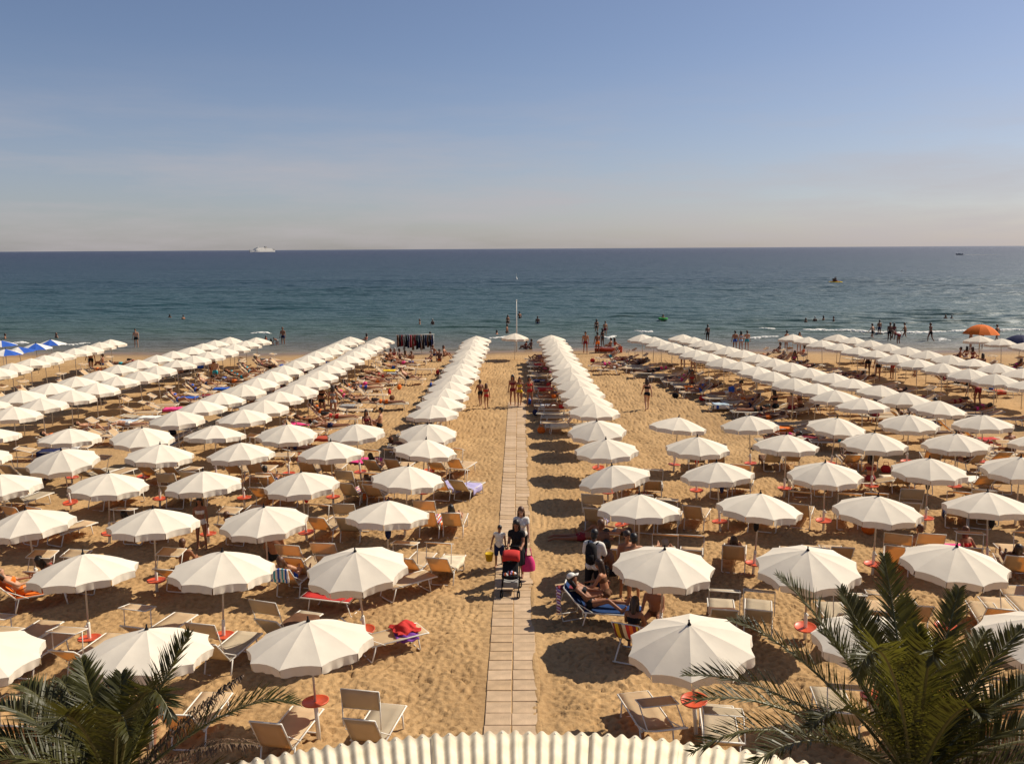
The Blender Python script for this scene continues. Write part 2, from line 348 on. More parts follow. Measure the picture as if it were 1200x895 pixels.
def ground(X, Y):
    d = samp(dim, 22.0, X, Y); e = samp(dim2, 22.0, X + 5, Y); f = samp(dim3, 22.0, X, Y + 3)
    h = -.012 - .022 * np.clip(d, 0, 1.6) - .040 * np.clip(d - .7, 0, .8) + .012 * np.minimum(d, 0) * -1 + .022 * e + .009 * f
    h = np.minimum(h, .035)
    dist = np.abs(X + .19) - .52                                   # sand is swept flat beside the slabs
    w = np.clip(dist / .35, 0, 1); inw = (Y < 48.4)
    h = np.where(inw, h * w + (1 - w) * -.012, h)
    h = h + np.where(inw, .026 * np.exp(-((X - .36 - .05 * e) / .10) ** 2) * (1 + .4 * d), 0)   # wind-blown sand over the slabs' edge
    slope = np.clip((Y - 66 - .9 * np.sin(X * .11 + 1) - .6 * np.sin(X * .31)) / 12, 0, 1); fade = np.clip((74 - Y) / 10, .15, 1)
    return h * fade - .36 * slope ** 1.3 - np.clip((Y - 78) / 40, 0, 5) * .9
xs = np.concatenate([[-4000, -1200, -400, -160, -90], np.arange(-62, -14, .36), np.arange(-14, 14, .05), np.arange(14, 62.1, .36), [90, 160, 400, 1200, 4000]])
ys = np.concatenate([[-400, -100, -30, -8, 0, 5], np.arange(10, 26, .05), np.arange(26, 40, .1), np.arange(40, 80, .22), [84, 90, 100, 120, 160, 220]])
obj('beach_sand', tensor_mesh('beach_sand', xs, ys, ground, M['sand']), kind='structure')

SEA_Z = -.30
sw = fft_noise(512, 160.0, 5, 9, 11, ax=4.0, ay=1.0); sw2 = fft_noise(512, 160.0, 2.0, 3.6, 12, ax=2.2, ay=1.0)
def seaz(X, Y):
    f = np.clip((Y - 74) / 16, .10, 1) * np.clip((700 - Y) / 500, 0, 1)
    br = .20 * np.exp(-((Y - 91 - 1.2 * np.sin(X * .08)) / 1.1) ** 2) * np.clip(.4 + .6 * np.sin(X * .05 - .6), 0, 1) + .13 * np.exp(-((Y - 99 - 1.5 * np.sin(X * .06 + 2)) / 1.4) ** 2)
    return SEA_Z + f * (.085 * samp(sw, 160, X, Y) + .035 * samp(sw2, 160, X, Y)) + br
xs = np.concatenate([[-60000, -15000, -4000, -1200, -500, -250], np.arange(-140, 140, .8), [250, 500, 1200, 4000, 15000, 60000]])
ys = np.concatenate([np.arange(72, 135, .3), np.arange(135, 260, .8), np.arange(260, 700, 5), [900, 1400, 2500, 5000, 12000, 30000, 70000]])
obj('sea', tensor_mesh('sea', xs, ys, seaz, M['sea']), kind='structure')

def foam():
    mb = MB(); r = random.Random(5)
    streaks = [(942, 985, 387, .55), (985, 1042, 388, .5), (1046, 1110, 388, .5), (1110, 1172, 387.5, .55), (1172, 1240, 389, .4), (868, 914, 394.5, .22), (296, 318, 388.5, .22),
               (745, 765, 388, .3), (893, 906, 384, .3), (575, 602, 394, .18), (706, 722, 393, .2), (1100, 1112, 396, .15), (10, 34, 401, .2), (70, 100, 402, .15), (1240, 1330, 391, .4), (-90, -20, 397, .3)]
    for (x0, x1, y, w) in streaks:
        a = at(x0, y, SEA_Z + .12); b = at(x1, y, SEA_Z + .12); n = max(8, int((b - a).length / .22)); y0 = (a.y + b.y) / 2
        ph = r.random() * 9
        for i in range(n):
            t = i / n; p = a.lerp(b, t); p.y = y0 + .5 * math.sin(t * 5 + ph) + r.uniform(-.15, .15)
            ww = w * (.35 + .65 * math.sin(math.pi * t) ** .5) * r.uniform(.5, 1.2)
            zz = float(seaz(np.array([p.x]), np.array([p.y]))[0])
            mb.ell((p.x, p.y, zz + .02), (.22 * r.uniform(.8, 1.6), ww * 1.4, .12 * ww / .5 + .03), n=7)
            for k in range(2):
                q = Vector((p.x + r.uniform(-.3, .3), p.y + r.uniform(-3, 1.5) * ww, 0)); zq = float(seaz(np.array([q.x]), np.array([q.y]))[0])
                mb.ell((q.x, q.y, zq + .005), (.16 * r.uniform(.4, 1.4), .12 * r.uniform(.5, 2), .02), n=6)
    obj('surf_foam', mb.mesh('surf_foam', M['foam'], True), label='white foam of small waves breaking along the shore', cat='foam', kind='stuff')
foam()

# ------------------------------------------------------------------ slab walkway
walk = obj('walkway', None, None, (-.19, 0, 0), kind='structure')
bed = MB(); bed.box((0, 28.4, -.012), (.99, 39.6, .03)); obj('bed', bed.mesh('bed', M['sand']), walk)
sm = []
for i in range(4):
    r = random.Random(i); mb = MB(); h = .030
    w, dpt, bv = .486, .406, .009
    o = [(-w / 2, -dpt / 2), (w / 2, -dpt / 2), (w / 2, dpt / 2), (-w / 2, dpt / 2)]
    inn = [(x * (1 - 2 * bv / w), y * (1 - 2 * bv / dpt)) for x, y in o]
    mb.add([(*p, 0) for p in o] + [(*p, h - bv) for p in o] + [(*p, h + r.uniform(-.003, .003)) for p in inn],
           [(0, 1, 5, 4), (1, 2, 6, 5), (2, 3, 7, 6), (3, 0, 4, 7), (4, 5, 9, 8), (5, 6, 10, 9), (6, 7, 11, 10), (7, 4, 8, 11), (8, 9, 10, 11)])
    sm.append(mb.mesh('paving_slab', [M['slab'], M['slab2'], M['slab3'], M['slab']][i]))
drift = MB(); r = random.Random(21)
for k in range(70):
    yy = r.uniform(11, 47.5); sx = r.choice([.50, .49, .48]); L = r.uniform(.3, .9); W = r.uniform(.03, .08)
    drift.ell((sx, yy, .016), (W, L, r.uniform(.006, .012)), n=9, zmin=-.05)
obj('sand_drift', drift.mesh('sand_drift', M['sand'], True), walk, kind='stuff')
y = 8.6; r = random.Random(9)
while y < 48.3:
    for sx in (-.253, .253):
        obj('paving_slab', r.choice(sm), walk, (sx + r.uniform(-.006, .006), y, -.012 + r.uniform(-.006, .006)), rot=(r.uniform(-.012, .012), r.uniform(-.012, .012), r.uniform(-.008, .008)))
    y += .422

# ------------------------------------------------------------------ corrugated roof: overlapping sheets laid along a curve
roof = obj('corrugated_roof', None, None, (0, 1.17, 0), label='cream corrugated roof with a curved front edge over the walkway', cat='roof')
ROOF_R, ROOF_Z, SL = 9.3, 2.38, math.tan(R(15))
PA = .172 / ROOF_R                       # angle from ridge to ridge
def roof_sheet(seed):
    mb = MB(); L, A = 2.6, .029; nu = 78; r = random.Random(seed); lo = r.uniform(-.02, .02); tw = r.uniform(-.006, .006); nr = 6.5
    def fn(u, v):
        a = (u - .5) * PA * nr; rr = ROOF_R + lo + tw * (u - .5) * 10 - L * v
        return Vector((rr * math.sin(a), rr * math.cos(a), ROOF_Z + A * math.cos(2 * math.pi * a / PA) + SL * (ROOF_R - rr)))
    mb.sheet(fn, nu, 6, .009)
    for k in (-2, 0, 2): mb.ell((( ROOF_R - .12) * math.sin(k * PA), (ROOF_R - .12) * math.cos(k * PA), ROOF_Z + A + SL * .12 + .006), (.016, .016, .014), n=8, mi=1)
    return mb.mesh('sheet', [M['roof'], M['alu']], True)
sheets = [roof_sheet(i) for i in range(4)]
for i in range(-5, 5):
    obj('sheet', sheets[(i * 3) % 4], roof, (0, 0, .013 * (i % 2)), rot=(0, 0, -(i + .42) * PA * 6))
for a in (-.36, -.12, .12, .36):
    mb = MB(); mb.box((0, 0, 1.1), (.12, .12, 2.5)); obj('post', mb.mesh('post', M['wood']), roof, ((ROOF_R - .7) * math.sin(a), (ROOF_R - .7) * math.cos(a), 0), rz=-a)
for a0, a1 in ((-.36, -.12), (-.12, .12), (.12, .36)):
    mb = MB(); mb.tube([Vector(((ROOF_R - .7) * math.sin(a), (ROOF_R - .7) * math.cos(a), ROOF_Z + .06)) for a in (a0, a1)], .06, 4); obj('beam', mb.mesh('beam', M['wood']), roof)

# ------------------------------------------------------------------ umbrellas
UR, UH, RIM = 1.115, 2.20, 1.76
def panel_pt(N, r, t):           # t -1..1 across the panel
    ang = math.pi / N
    ca = math.cos(ang)
    x = r * UR * ca * (1 - .05 * r * r * (1 - t * t)); yv = r * UR * math.sin(ang) * t
    z = UH - .03 - (UH - RIM - .03) * (.72 * r + .28 * r * r) + (.018 * r ** 4 - .03 * r * (1 - r)) * (1 - t * t)
    return Vector((x, yv, z))
def panel_mesh(N, name='panel', material=None, nr=6, nt=4):
    mb = MB(); mb.grid(lambda u, v: panel_pt(N, max(.025, v), u * 2 - 1), nt, nr)
    return mb.mesh(name, material or M['canopy'], True)
def valance_pts(N, seed, nt, drop=.165):
    r = random.Random(seed); ph = r.random() * 6; amp = r.uniform(.008, .02); fl = r.uniform(-.03, .02); wob = r.uniform(.0, .025)
    def fn(u, v):
        t = u * 2 - 1; p = panel_pt(N, 1, t * .97)
        dz = drop * (.86 + .14 * math.sqrt(max(0, 1 - t * t)) + wob * math.sin(u * 23 + ph * 2)) * v
        out = amp * math.sin(u * 19 + ph) * v + fl * v
        return Vector((p.x + out + .002, p.y, p.z - dz - .002))
    return fn
def valance_mesh(N, seed, name='valance', material=None, nt=12):
    mb = MB(); mb.grid(valance_pts(N, seed, nt), nt, 3); return mb.mesh(name, material or M['canopy'], True)
def pole_mesh(name, far=False):
    mb = MB()
    if far: mb.tube([(0, 0, -.05), (0, 0, UH - .03)], .022, 6)
    else: mb.tube([(0, 0, .60), (0, 0, UH - .03)], .021, 8)
    return mb.mesh(name, M['pole'], True)
def ribs_mesh(N):
    mb = MB()
    for k in range(N):
        a = 2 * math.pi * k / N + math.pi / N; c, s_ = math.cos(a), math.sin(a)
        pts = []
        for q in (.03, .35, .7, 1):
            p = panel_pt(N, q, 1); rr = math.hypot(p.x, p.y); pts.append((rr * c, rr * s_, p.z - .012))
        mb.tube(pts, .006, 4)
        mb.tube([(.02 * c, .02 * s_, 1.72), (pts[1][0], pts[1][1], pts[1][2])], .005, 4)
    mb.tube([(0, 0, 1.69), (0, 0, 1.76)], .035, 8)
    return mb.mesh('ribs', M['alu'])
fin = MB(); fin.lathe([(.034, UH - .045), (.036, UH - .02), (.02, UH), (.013, UH + .035), (.018, UH + .055), (.004, UH + .07)], 10)
fin = fin.mesh('finial', M['black'], True)
disc = MB(); disc.lathe([(.03, .66), (.20, .66), (.235, .672), (.24, .70), (.225, .70), (.21, .685), (.03, .685)], 24); disc = disc.mesh('table_disc', M['reddisc'], True)
disc_low = MB(); disc_low.lathe([(.03, .26), (.21, .26), (.235, .272), (.24, .30), (.225, .30), (.21, .285), (.03, .285)], 24); disc_low = disc_low.mesh('table_disc', M['reddisc'], True)
lowpost = MB(); lowpost.lathe([(.038, -.1), (.038, .62), (.03, .64)], 10); lowpost.box((.05, 0, .56), (.05, .03, .05)); lowpost = lowpost.mesh('ground_sleeve', M['post'], True)
P10 = panel_mesh(10); VAL = [valance_mesh(10, i) for i in range(6)]; RIBS = ribs_mesh(10); POLE = pole_mesh('pole'); POLE_FAR = pole_mesh('pole', True)
FARC = []
for q in range(3):
    mb = MB()
    for k in range(10):
        rot = Matrix.Rotation(2 * math.pi * k / 10, 3, 'Z')
        mb.grid(lambda u, v: rot @ panel_pt(10, max(.025, v), u * 2 - 1), 3, 4)
    cm = mb.mesh('canopy', M['canopy'], True)
    mv = MB()
    for k in range(10):
        rot = Matrix.Rotation(2 * math.pi * k / 10, 3, 'Z'); f = valance_pts(10, q * 10 + k, 8)
        mv.grid(lambda u, v: rot @ f(u, v), 8, 2)
    FARC.append((cm, mv.mesh('valance', M['canopy'], True)))
def near_umbrella(x, y, label, i, low=False):
    r = random.Random(i * 31 + 5)
    pr = [('pole', POLE, None), ('ground_sleeve', lowpost, None), ('table_disc', disc_low if low else disc, None), ('ribs', RIBS, None), ('finial', fin, None)]
    for k in range(10):
        pr.append(('panel', P10, None, 2 * math.pi * k / 10)); pr.append(('valance', r.choice(VAL), len(pr) - 1))
    return inst(pr, 'beach_umbrella', (x, y, 0), 0, label, 'umbrella', 'white umbrellas in the front rows', rot=(R(r.gauss(0, 3.2)), R(r.gauss(0, 3.2)), r.uniform(0, 6.28)), scale=(1, 1, r.uniform(.98, 1.02)))
def far_umbrella(x, y, label, i, group, z=0):
    r = random.Random(i * 17 + 3); c, v = r.choice(FARC)
    return inst([('pole', POLE_FAR, None), ('canopy', c, None), ('valance', v, 1)], 'beach_umbrella', (x, y, z), 0, label, 'umbrella', group,
                rot=(R(r.uniform(-3, 3)), R(r.uniform(-3, 3)), r.uniform(0, 6.28)))
FR = {'L1': [(-3.54, 14.00), (-3.38, 17.75), (-3.42, 21.15), (-3.44, 24.73), (-3.38, 28.45), (-3.42, 31.34)],
      'L2': [(-6.34, 13.70), (-6.37, 17.46), (-6.40, 20.97), (-6.25, 24.31), (-6.24, 27.92), (-5.92, 31.26)],
      'L3': [(-9.1, 13.5), (-9.18, 17.34), (-9.10, 20.59), (-9.07, 24.16), (-9.19, 27.87), (-8.53, 31.00)],
      'L4': [(-11.9, 13.3), (-12.0, 17.0), (-12.06, 20.57), (-12.00, 24.24), (-11.99, 27.80), (-11.16, 30.83)],
      'L5': [None, None, (-14.9, 20.4), (-14.83, 24.14), (-14.75, 27.43), (-13.75, 30.64)],
      'L6': [None, None, None, None, (-17.55, 27.3), (-16.34, 30.58)], 'L7': [None] * 5 + [(-19.1, 30.5)],
      'R1': [(3.05, 14.12), (3.01, 17.85), (3.05, 21.59), (3.08, 24.99), (2.95, 28.46), (2.93, 31.78)],
      'R2': [(6.15, 14.2), (6.16, 17.87), (6.04, 21.65), (5.99, 25.20), (5.96, 28.60), (5.81, 32.17)],
      'R3': [(9.1, 14.3), (9.20, 17.91), (9.12, 21.62), (9.11, 25.28), (8.99, 28.81), (8.77, 32.33)],
      'R4': [None, (12.2, 18.0), (12.20, 21.84), (12.25, 25.47), (12.06, 29.10), (11.77, 32.26)],
      'R5': [None, None, (15.2, 22.0), (15.07, 25.66), (14.89, 29.05), (14.79, 32.54)],
      'R6': [None, None, None, None, (17.9, 29.1), (17.61, 32.48)]}
KK = 1.024   # the measured peaks belong to umbrellas 2.20 m tall
FR = {c: [(p[0] * KK, p[1] * KK) if p else None for p in rows] for c, rows in FR.items()}
SIDE = {'L': 'ferry side', 'R': 'motorboat side'}
n = 0
for c, rows in FR.items():
    for i, p in enumerate(rows):
        n += 1
        if p: near_umbrella(p[0], p[1], 'white umbrella, %s row from the corrugated roof, %s from the walkway, %s' % (ORD[i], ORD[int(c[1]) - 1], SIDE[c[0]]), n, low=(i > 0))
def lerp_col(x0, y0, x1, y1, k):
    x0, y0, x1, y1 = x0 * KK, y0 * KK, x1 * KK, y1 * KK
    return [(x0 + (x1 - x0) * i / (k - 1), y0 + (y1 - y0) * i / (k - 1)) for i in range(k)]
BACK = {  # name: (positions, words, side, side on which its loungers lie)
    'L1': (lerp_col(-3.48, 34.85, -3.1, 63.3, 14), 'walkway file', 'L', -1),
    'R1': (lerp_col(2.97, 35.25, 2.3, 63.6, 14), 'walkway file', 'R', -1),
    'A1': (lerp_col(-11.0, 34.1, -10.2, 63.0, 14), 'first pair inner file', 'L', 1),
    'A2': (lerp_col(-13.6, 33.9, -12.4, 63.2, 14), 'first pair outer file', 'L', -1),
    'B1': (lerp_col(-20.9, 34.9, -19.2, 62.9, 14), 'second pair inner file', 'L', 1),
    'B2': (lerp_col(-23.2, 37.0, -21.4, 63.4, 13), 'second pair outer file', 'L', -1),
    'C1': (lerp_col(-28.9, 45.4, -29.5, 62.0, 10), 'file by blue umbrellas', 'L', 1),
    'D1': (lerp_col(14.5, 36.2, 9.1, 64.0, 15), 'first pair inner file', 'R', -1),
    'D2': (lerp_col(17.2, 35.5, 12.0, 63.8, 15), 'first pair outer file', 'R', 1),
    'E1': (lerp_col(24.2, 41.0, 20.0, 63.4, 12), 'second pair inner file', 'R', -1),
    'E2': (lerp_col(26.6, 42.8, 23.2, 63.3, 11), 'second pair outer file', 'R', 1),
    'F1': (lerp_col(34.2, 53.0, 32.7, 61.8, 5), 'third file out', 'R', -1)}
for key, (pts, words, side, dr) in BACK.items():
    for i, (x, y) in enumerate(pts):
        n += 1; rj = random.Random(n)
        x += rj.uniform(-.08, .08); y += rj.uniform(-.1, .1)
        pts[i] = (x, y)
        far_umbrella(x, y, 'white umbrella, %s towards the sea, %s, %s' % (ORD[i], words, SIDE[side]), n, 'white umbrellas in files down to the sea')
p = at(603, 390, 2.1); far_umbrella(p.x, p.y, 'white umbrella standing alone at the end of the sand beside the tall pole', 901, 'white umbrellas in files down to the sea', -.1)

mb = MB()
def dome_pt(u, v):
    r_ = max(.02, v); t_ = u * 2 - 1; a_ = math.pi / 10; return Vector((r_ * UR * math.cos(a_), r_ * UR * math.sin(a_) * t_, UH - .62 * r_ ** 2.2))
mb.grid(dome_pt, 4, 7); PDOME = mb.mesh('panel', M['canopy'], True)
def coloured_umbrella(px, py, cols, label, i, scale=1.0, dome=1.0):
    p = at(px, py, 2.15 * (scale if not isinstance(scale, tuple) else scale[2]))
    pr = [('pole', POLE_FAR, None), ('finial', fin, None)]
    for k in range(10): pr.append(('panel', PDOME if dome > 1 else P10, None, 2 * math.pi * k / 10, M[cols[k % len(cols)]]))
    r = random.Random(i)
    o = inst(pr, 'beach_umbrella', (p.x, p.y, -.02), 0, label, 'umbrella', None, rot=(R(r.uniform(-5, 5)), R(r.uniform(-5, 5)), r.uniform(0, 6)), scale=scale)
    return o
bw = ['blue', 'blue', 'white', 'white', 'white']
for k, (px, py, w) in enumerate([(60, 398, 'nearest the water'), (42, 402, 'second from the water'), (25, 406, 'third from the water'), (6, 409, 'fourth from the water'), (2, 399, 'set apart behind the row')]):
    coloured_umbrella(px, py, bw, 'blue and white panelled umbrella, %s, ferry side' % w, 60 + k)
coloured_umbrella(1150, 381, ['orange'], 'orange umbrella pitched at the edge of the water', 71, 1.2, 2)
coloured_umbrella(1196, 393, ['navy'], 'dark navy umbrella pitched near the orange one', 72, 1.1, 2)

# ------------------------------------------------------------------ sun loungers
LW, SH = .60, .36
def lounger(ba, shade=None, canvas='canvas', seat_l=1.22):
    """ba: angle of the backrest above level (deg); shade: (arm angle, flap angle) of the sun flap or None"""
    h = LW / 2; a = R(ba); top = Vector((0, -.10 - .72 * math.cos(a), SH + .72 * math.sin(a))); hinge = Vector((0, -.10, SH))
    parts = []
    f = MB()
    for s in (-1, 1):
        f.tube([(s * h, -.12, SH), (s * h, seat_l - .06, SH), (s * h, seat_l - .01, SH - .01)], .017)
        f.tube([(s * (h - .02), hinge.y, hinge.z + .01), (s * (h - .02), top.y, top.z)], .016)
        if ba > 25: f.tube([(s * (h + .012), hinge.y + .28, SH - .02), (s * (h + .012), hinge.y - .36 * math.cos(a), SH + .36 * math.sin(a))], .010)
    f.tube([(-h, seat_l - .01, SH - .01), (h, seat_l - .01, SH - .01)], .016)
    f.tube([(-h + .02, top.y, top.z), (h - .02, top.y, top.z)], .016)
    parts.append(('frame', f.mesh('frame', M['alu'], True), None))
    for yy, lean in ((-.02, -.10), (seat_l - .28, .06)):
        lg = MB(); lg.tube([(-h, yy, SH), (-h, yy + lean, .02), (-h + .05, yy + lean, .0), (h - .05, yy + lean, .0), (h, yy + lean, .02), (h, yy, SH)], .016)
        parts.append(('leg', lg.mesh('leg', M['alu'], True), None))
    s_ = MB(); s_.sheet(lambda u, v: (((u - .5) * (LW - .05)), -.09 + v * (seat_l + .07), SH + .005 - .035 * math.sin(math.pi * u) * math.sin(math.pi * v)), 4, 8, .01)
    parts.append(('seat', s_.mesh('seat', M[canvas], True), None))
    b = MB(); nn = Vector((0, math.sin(a), math.cos(a)))
    b.sheet(lambda u, v: tuple(hinge.lerp(top, .02 + .97 * v) + Vector(((u - .5) * (LW - .06), 0, 0)) - nn * .03 * math.sin(math.pi * u) * math.sin(math.pi * v)), 4, 6, .01)
    parts.append(('backrest', b.mesh('backrest', M[canvas], True), None))
    if shade:
        aa, fa = R(shade[0]), R(shade[1]); piv = hinge.lerp(top, .62); end = piv + Vector((0, -.52 * math.cos(aa), .52 * math.sin(aa)))
        d = Vector((0, -math.cos(fa), math.sin(fa)))
        g = MB()
        for s in (-1, 1): g.tube([(s * (h + .03), piv.y, piv.z), (s * (h + .03), end.y, end.z)], .011)
        for q in (-.19, .19): g.tube([(-h - .03, *(end + d * q)[1:]), (h + .03, *(end + d * q)[1:])], .010)
        for s in (-1, 1): g.tube([(s * (h + .03), *(end - d * .19)[1:]), (s * (h + .03), *(end + d * .19)[1:])], .010)
        parts.append(('sunshade_frame', g.mesh('sunshade_frame', M['alu'], True), None))
        k = MB(); nf = Vector((0, math.sin(fa), math.cos(fa)))
        k.sheet(lambda u, v: tuple(end + d * ((v - .5) * .39) + Vector(((u - .5) * (LW + .05), 0, 0)) - nf * .025 * math.sin(math.pi * v)), 4, 4, .01)
        parts.append(('sunshade', k.mesh('sunshade', M[canvas], True), None))
    return parts
LG = {'a': lounger(48, (100, 20)), 'b': lounger(42, (92, 8)), 'c': lounger(55, (60, 62)), 'd': lounger(50), 'e': lounger(38, (110, -12)),
      'g': lounger(50, (70, 66), 'canvas_grey'), 'h': lounger(44, (100, 15), 'canvas_grey'),
      'flat': lounger(14, None, seat_l=1.25), 'flat2': lounger(28, (100, 30), seat_l=1.25), 'flat3': lounger(8, None, 'canvas_grey', seat_l=1.25)}
RED = [(p[0], p[1], p[2], 0, M['red'] if p[0] in ('seat', 'backrest', 'sunshade') else None) for p in LG['d']]
BLUE = [(p[0], p[1], p[2], 0, M['deepblue'] if p[0] in ('seat', 'backrest', 'sunshade') else None) for p in LG['d']]
ORANGE = [(p[0], p[1], p[2], 0, M['orange'] if p[0] in ('seat', 'backrest', 'sunshade') else None) for p in LG['d']]

# ------------------------------------------------------------------ people
def nrm(v): return Vector(v).normalized()
def hand(mb, w, d, palm_n, mi=0):
    """palm, four fingers of different length and a thumb, slightly curled"""
    d = nrm(d); nn = Vector(palm_n); nn = (nn - d * nn.dot(d)).normalized(); s = d.cross(nn).normalized()
    fr = Matrix((s, nn, d)).transposed()
    mb.ell(w + d * .045, (.040, .017, .055), fr, 8, mi)
    for k, (o, L) in enumerate(((-.028, .062), (-.010, .074), (.009, .070), (.027, .052))):
        b = w + d * .085 + s * o
        mb.tube([b, b + d * L * .5 + nn * .006, b + d * L * .92 + nn * .022], [.0095, .0088, .0065], 5, mi)
    b = w + d * .03 - s * .032
    mb.tube([b, b + d * .03 - s * .026 + nn * .008, b + d * .062 - s * .030 + nn * .014], [.0115, .010, .0075], 5, mi)
class Fig:
    """skeleton of one figure; facing +Y, right is +X"""
    def __init__(s, pelvis, spine, armR, armL, legR, legL, fem=False, look=None, k=1.0):
        s.k = k; s.fem = fem; P = Vector(pelvis); s.P = P
        up = nrm(spine); rt = Vector((1, 0, 0)); rt = (rt - up * rt.dot(up)).normalized(); fw = up.cross(rt); s.up, s.rt, s.fw = up, rt, fw
        s.fr = Matrix((rt, fw, up)).transposed()
        sh = (.165 if fem else .19); hp = .095
        s.chest = P + up * .32; s.neck = P + up * .50; hu = nrm(look) if look else nrm(up + Vector((0, .15, 0)))
        s.hup = hu; s.head = s.neck + nrm(up + hu) * .085 + hu * .105
        hr = rt; hf = hu.cross(hr).normalized(); hr = hf.cross(hu); s.hfr = Matrix((hr, hf, hu)).transposed()
        s.sho = [P + up * .445 + rt * sh, P + up * .445 - rt * sh]; s.hip = [P - up * .04 + rt * hp, P - up * .04 - rt * hp]
        s.arms = []; s.legs = []
        for q, (u, f) in enumerate((armR, armL)):
            e = s.sho[q] + nrm(u) * .285; w = e + nrm(f) * .245; s.arms.append((s.sho[q], e, w, nrm(f)))
        for q, (t, c, f) in enumerate((legR, legL)):
            kn = s.hip[q] + nrm(t) * .42; an = kn + nrm(c) * .41; s.legs.append((s.hip[q], kn, an, nrm(f)))
    def solids(s, mb, inf=0.0, torso=True, arms=1.0, legs=1.0, head=True, feet=True, skirt=None):
        fm = s.fem
        if torso:
            mb.ell(s.P + s.up * .0, (.165 + inf, .115 + inf, .125 + inf), s.fr, 14)
            mb.cap(s.P, s.P + s.up * .2, .115 + inf, (.105 if fm else .12) + inf, 12)
            mb.ell(s.P + s.up * .17, ((.125 if fm else .15) + inf, .095 + inf, .15 + inf), s.fr, 14)
            mb.ell(s.P + s.up * .335, ((.15 if fm else .178) + inf, .108 + inf, .165 + inf), s.fr, 14)
            mb.cap(s.sho[0] - s.rt * .03, s.sho[1] + s.rt * .03, .062 + inf, .062 + inf, 10)
            if fm:
                for q in (-1, 1): mb.ell(s.P + s.up * .31 + s.rt * .066 * q + s.fw * .082, (.056 + inf,) * 3, s.fr, 10)
            for q in (-1, 1): mb.ell(s.P - s.up * .05 + s.rt * .075 * q - s.fw * .06, (.085 + inf,) * 3, s.fr, 10)
        if head:
            mb.cap(s.P + s.up * .45, s.head - s.hup * .04, .058, .052, 10)
            mb.ell(s.head + s.hup * .02, (.076, .094, .102), s.hfr, 14)
            f = s.hfr.col[1]; r_ = s.hfr.col[0]
            mb.ell(s.head - s.hup * .062 + f * .035, (.055, .058, .052), s.hfr, 10)
            mb.cap(s.head + s.hup * .01 + f * .088, s.head - s.hup * .028 + f * .106, .011, .018, 6)
            mb.ell(s.head - s.hup * .062 + f * .092, (.026, .012, .013), s.hfr, 8)
            for q in (-1, 1): mb.ell(s.head - s.hup * .005 + r_ * .08 * q - f * .005, (.014, .024, .034), s.hfr, 8)
        for (a, e, w, d) in s.arms:
            if arms <= 0: continue
            if arms <= .5: mb.cap(a, a.lerp(e, arms * 2), .052 + inf, .047 + inf, 10)
            else:
                mb.cap(a, e, .052 + inf, .040 + inf, 10); t = (arms - .5) * 2; mb.cap(e, e.lerp(w, t), .041 + inf, .028 + inf + .012 * (1 - t), 10)
        for (h, kn, an, f) in s.legs:
            if legs <= 0: continue
            if legs <= .5: mb.cap(h, h.lerp(kn, legs * 2), .088 + inf, .07 + inf, 12)
            else:
                t = (legs - .5) * 2
                mb.cap(h, kn, .088 + inf, .056 + inf, 12); mb.cap(kn, kn.lerp(an, t), .054 + inf, .036 + inf, 10)
                if inf == 0: mb.ell(kn.lerp(an, .3) - (kn - an).cross(s.rt).normalized() * -.012, (.05, .055, .11), s.fr, 10) if False else None
            if feet and legs >= 1:
                mb.cap(an - f * .035, an + f * .15 + Vector((0, 0, -.045)) * (1 if abs(f.z) < .5 else 0), .042, .030, 8)
        if skirt:
            base = s.P - s.up * .0
            mb.tube([base + s.up * .1, base - s.up * .1, base - s.up * skirt], [.15 + inf, .19 + inf, .19 + skirt * .22], 14)
    def ground_fix(s): pass
    def remesh(s, mb, vox, name):
        me = mb.mesh(name, M['white']); o = bpy.data.objects.new(name, me); COL.objects.link(o)
        md = o.modifiers.new('r', 'REMESH'); md.mode = 'VOXEL'; md.voxel_size = vox
        sm_ = o.modifiers.new('s', 'SMOOTH'); sm_.iterations = 3; sm_.factor = .5
        bpy.context.view_layer.update(); dg = bpy.context.evaluated_depsgraph_get()
        out = bpy.data.meshes.new_from_object(o.evaluated_get(dg)); out.name = name
        bpy.data.objects.remove(o); bpy.data.meshes.remove(me)
        out.polygons.foreach_set('use_smooth', [True] * len(out.polygons)); return out
    def body(s, name, vox=.02, shorts=None, top=False):
        """one skin surface; slots: skin, bottom, top, eyes"""
        mb = MB(); s.solids(mb); me = s.remesh(mb, vox, name)
        v = [tuple(q.co) for q in me.vertices]; f = [tuple(p.vertices) for p in me.polygons]; bpy.data.meshes.remove(me)
        shorts = .30 if shorts is None else shorts
        def seg(p, a, b):
            d = b - a; t = max(0, min(1, (p - a).dot(d) / d.length_squared)); return (p - a - d * t).length, t
        out = MB(); mats = []
        for p in f:
            c = sum((Vector(v[i]) for i in p), Vector()) / len(p); q = c - s.P; u = q.dot(s.up); r_ = q.dot(s.rt)
            mi = 0
            da = min(min(seg(c, a, e)[0], seg(c, e, w)[0]) for (a, e, w, d) in s.arms)
            dl, tl = min(seg(c, h, k_) for (h, k_, an, ff) in s.legs)
            dt, tt = seg(c, s.P - s.up * .02, s.neck)
            if da > .058:
                if -.13 < u < .085 and dt < .21 and dl > .0 and (tl < .12 or dt < dl): mi = 1
                if dl < .115 and .02 < tl < shorts and dl < dt + .08: mi = 1
                if top and .245 < u < .375 and dt < .22: mi = 2
            mats.append(mi)
        out.add(v, f); out.m = mats
        for (a, e, w, d) in s.arms: hand(out, w - d * .01, d, s.fw * .3 + (s.P - w) * .7)
        fwd = s.hfr.col[1]
        for q in (-1, 1): out.ell(s.head + s.hup * .012 + s.hfr.col[0] * .031 * q + fwd * .087, (.013, .008, .007), s.hfr, 6, 3)
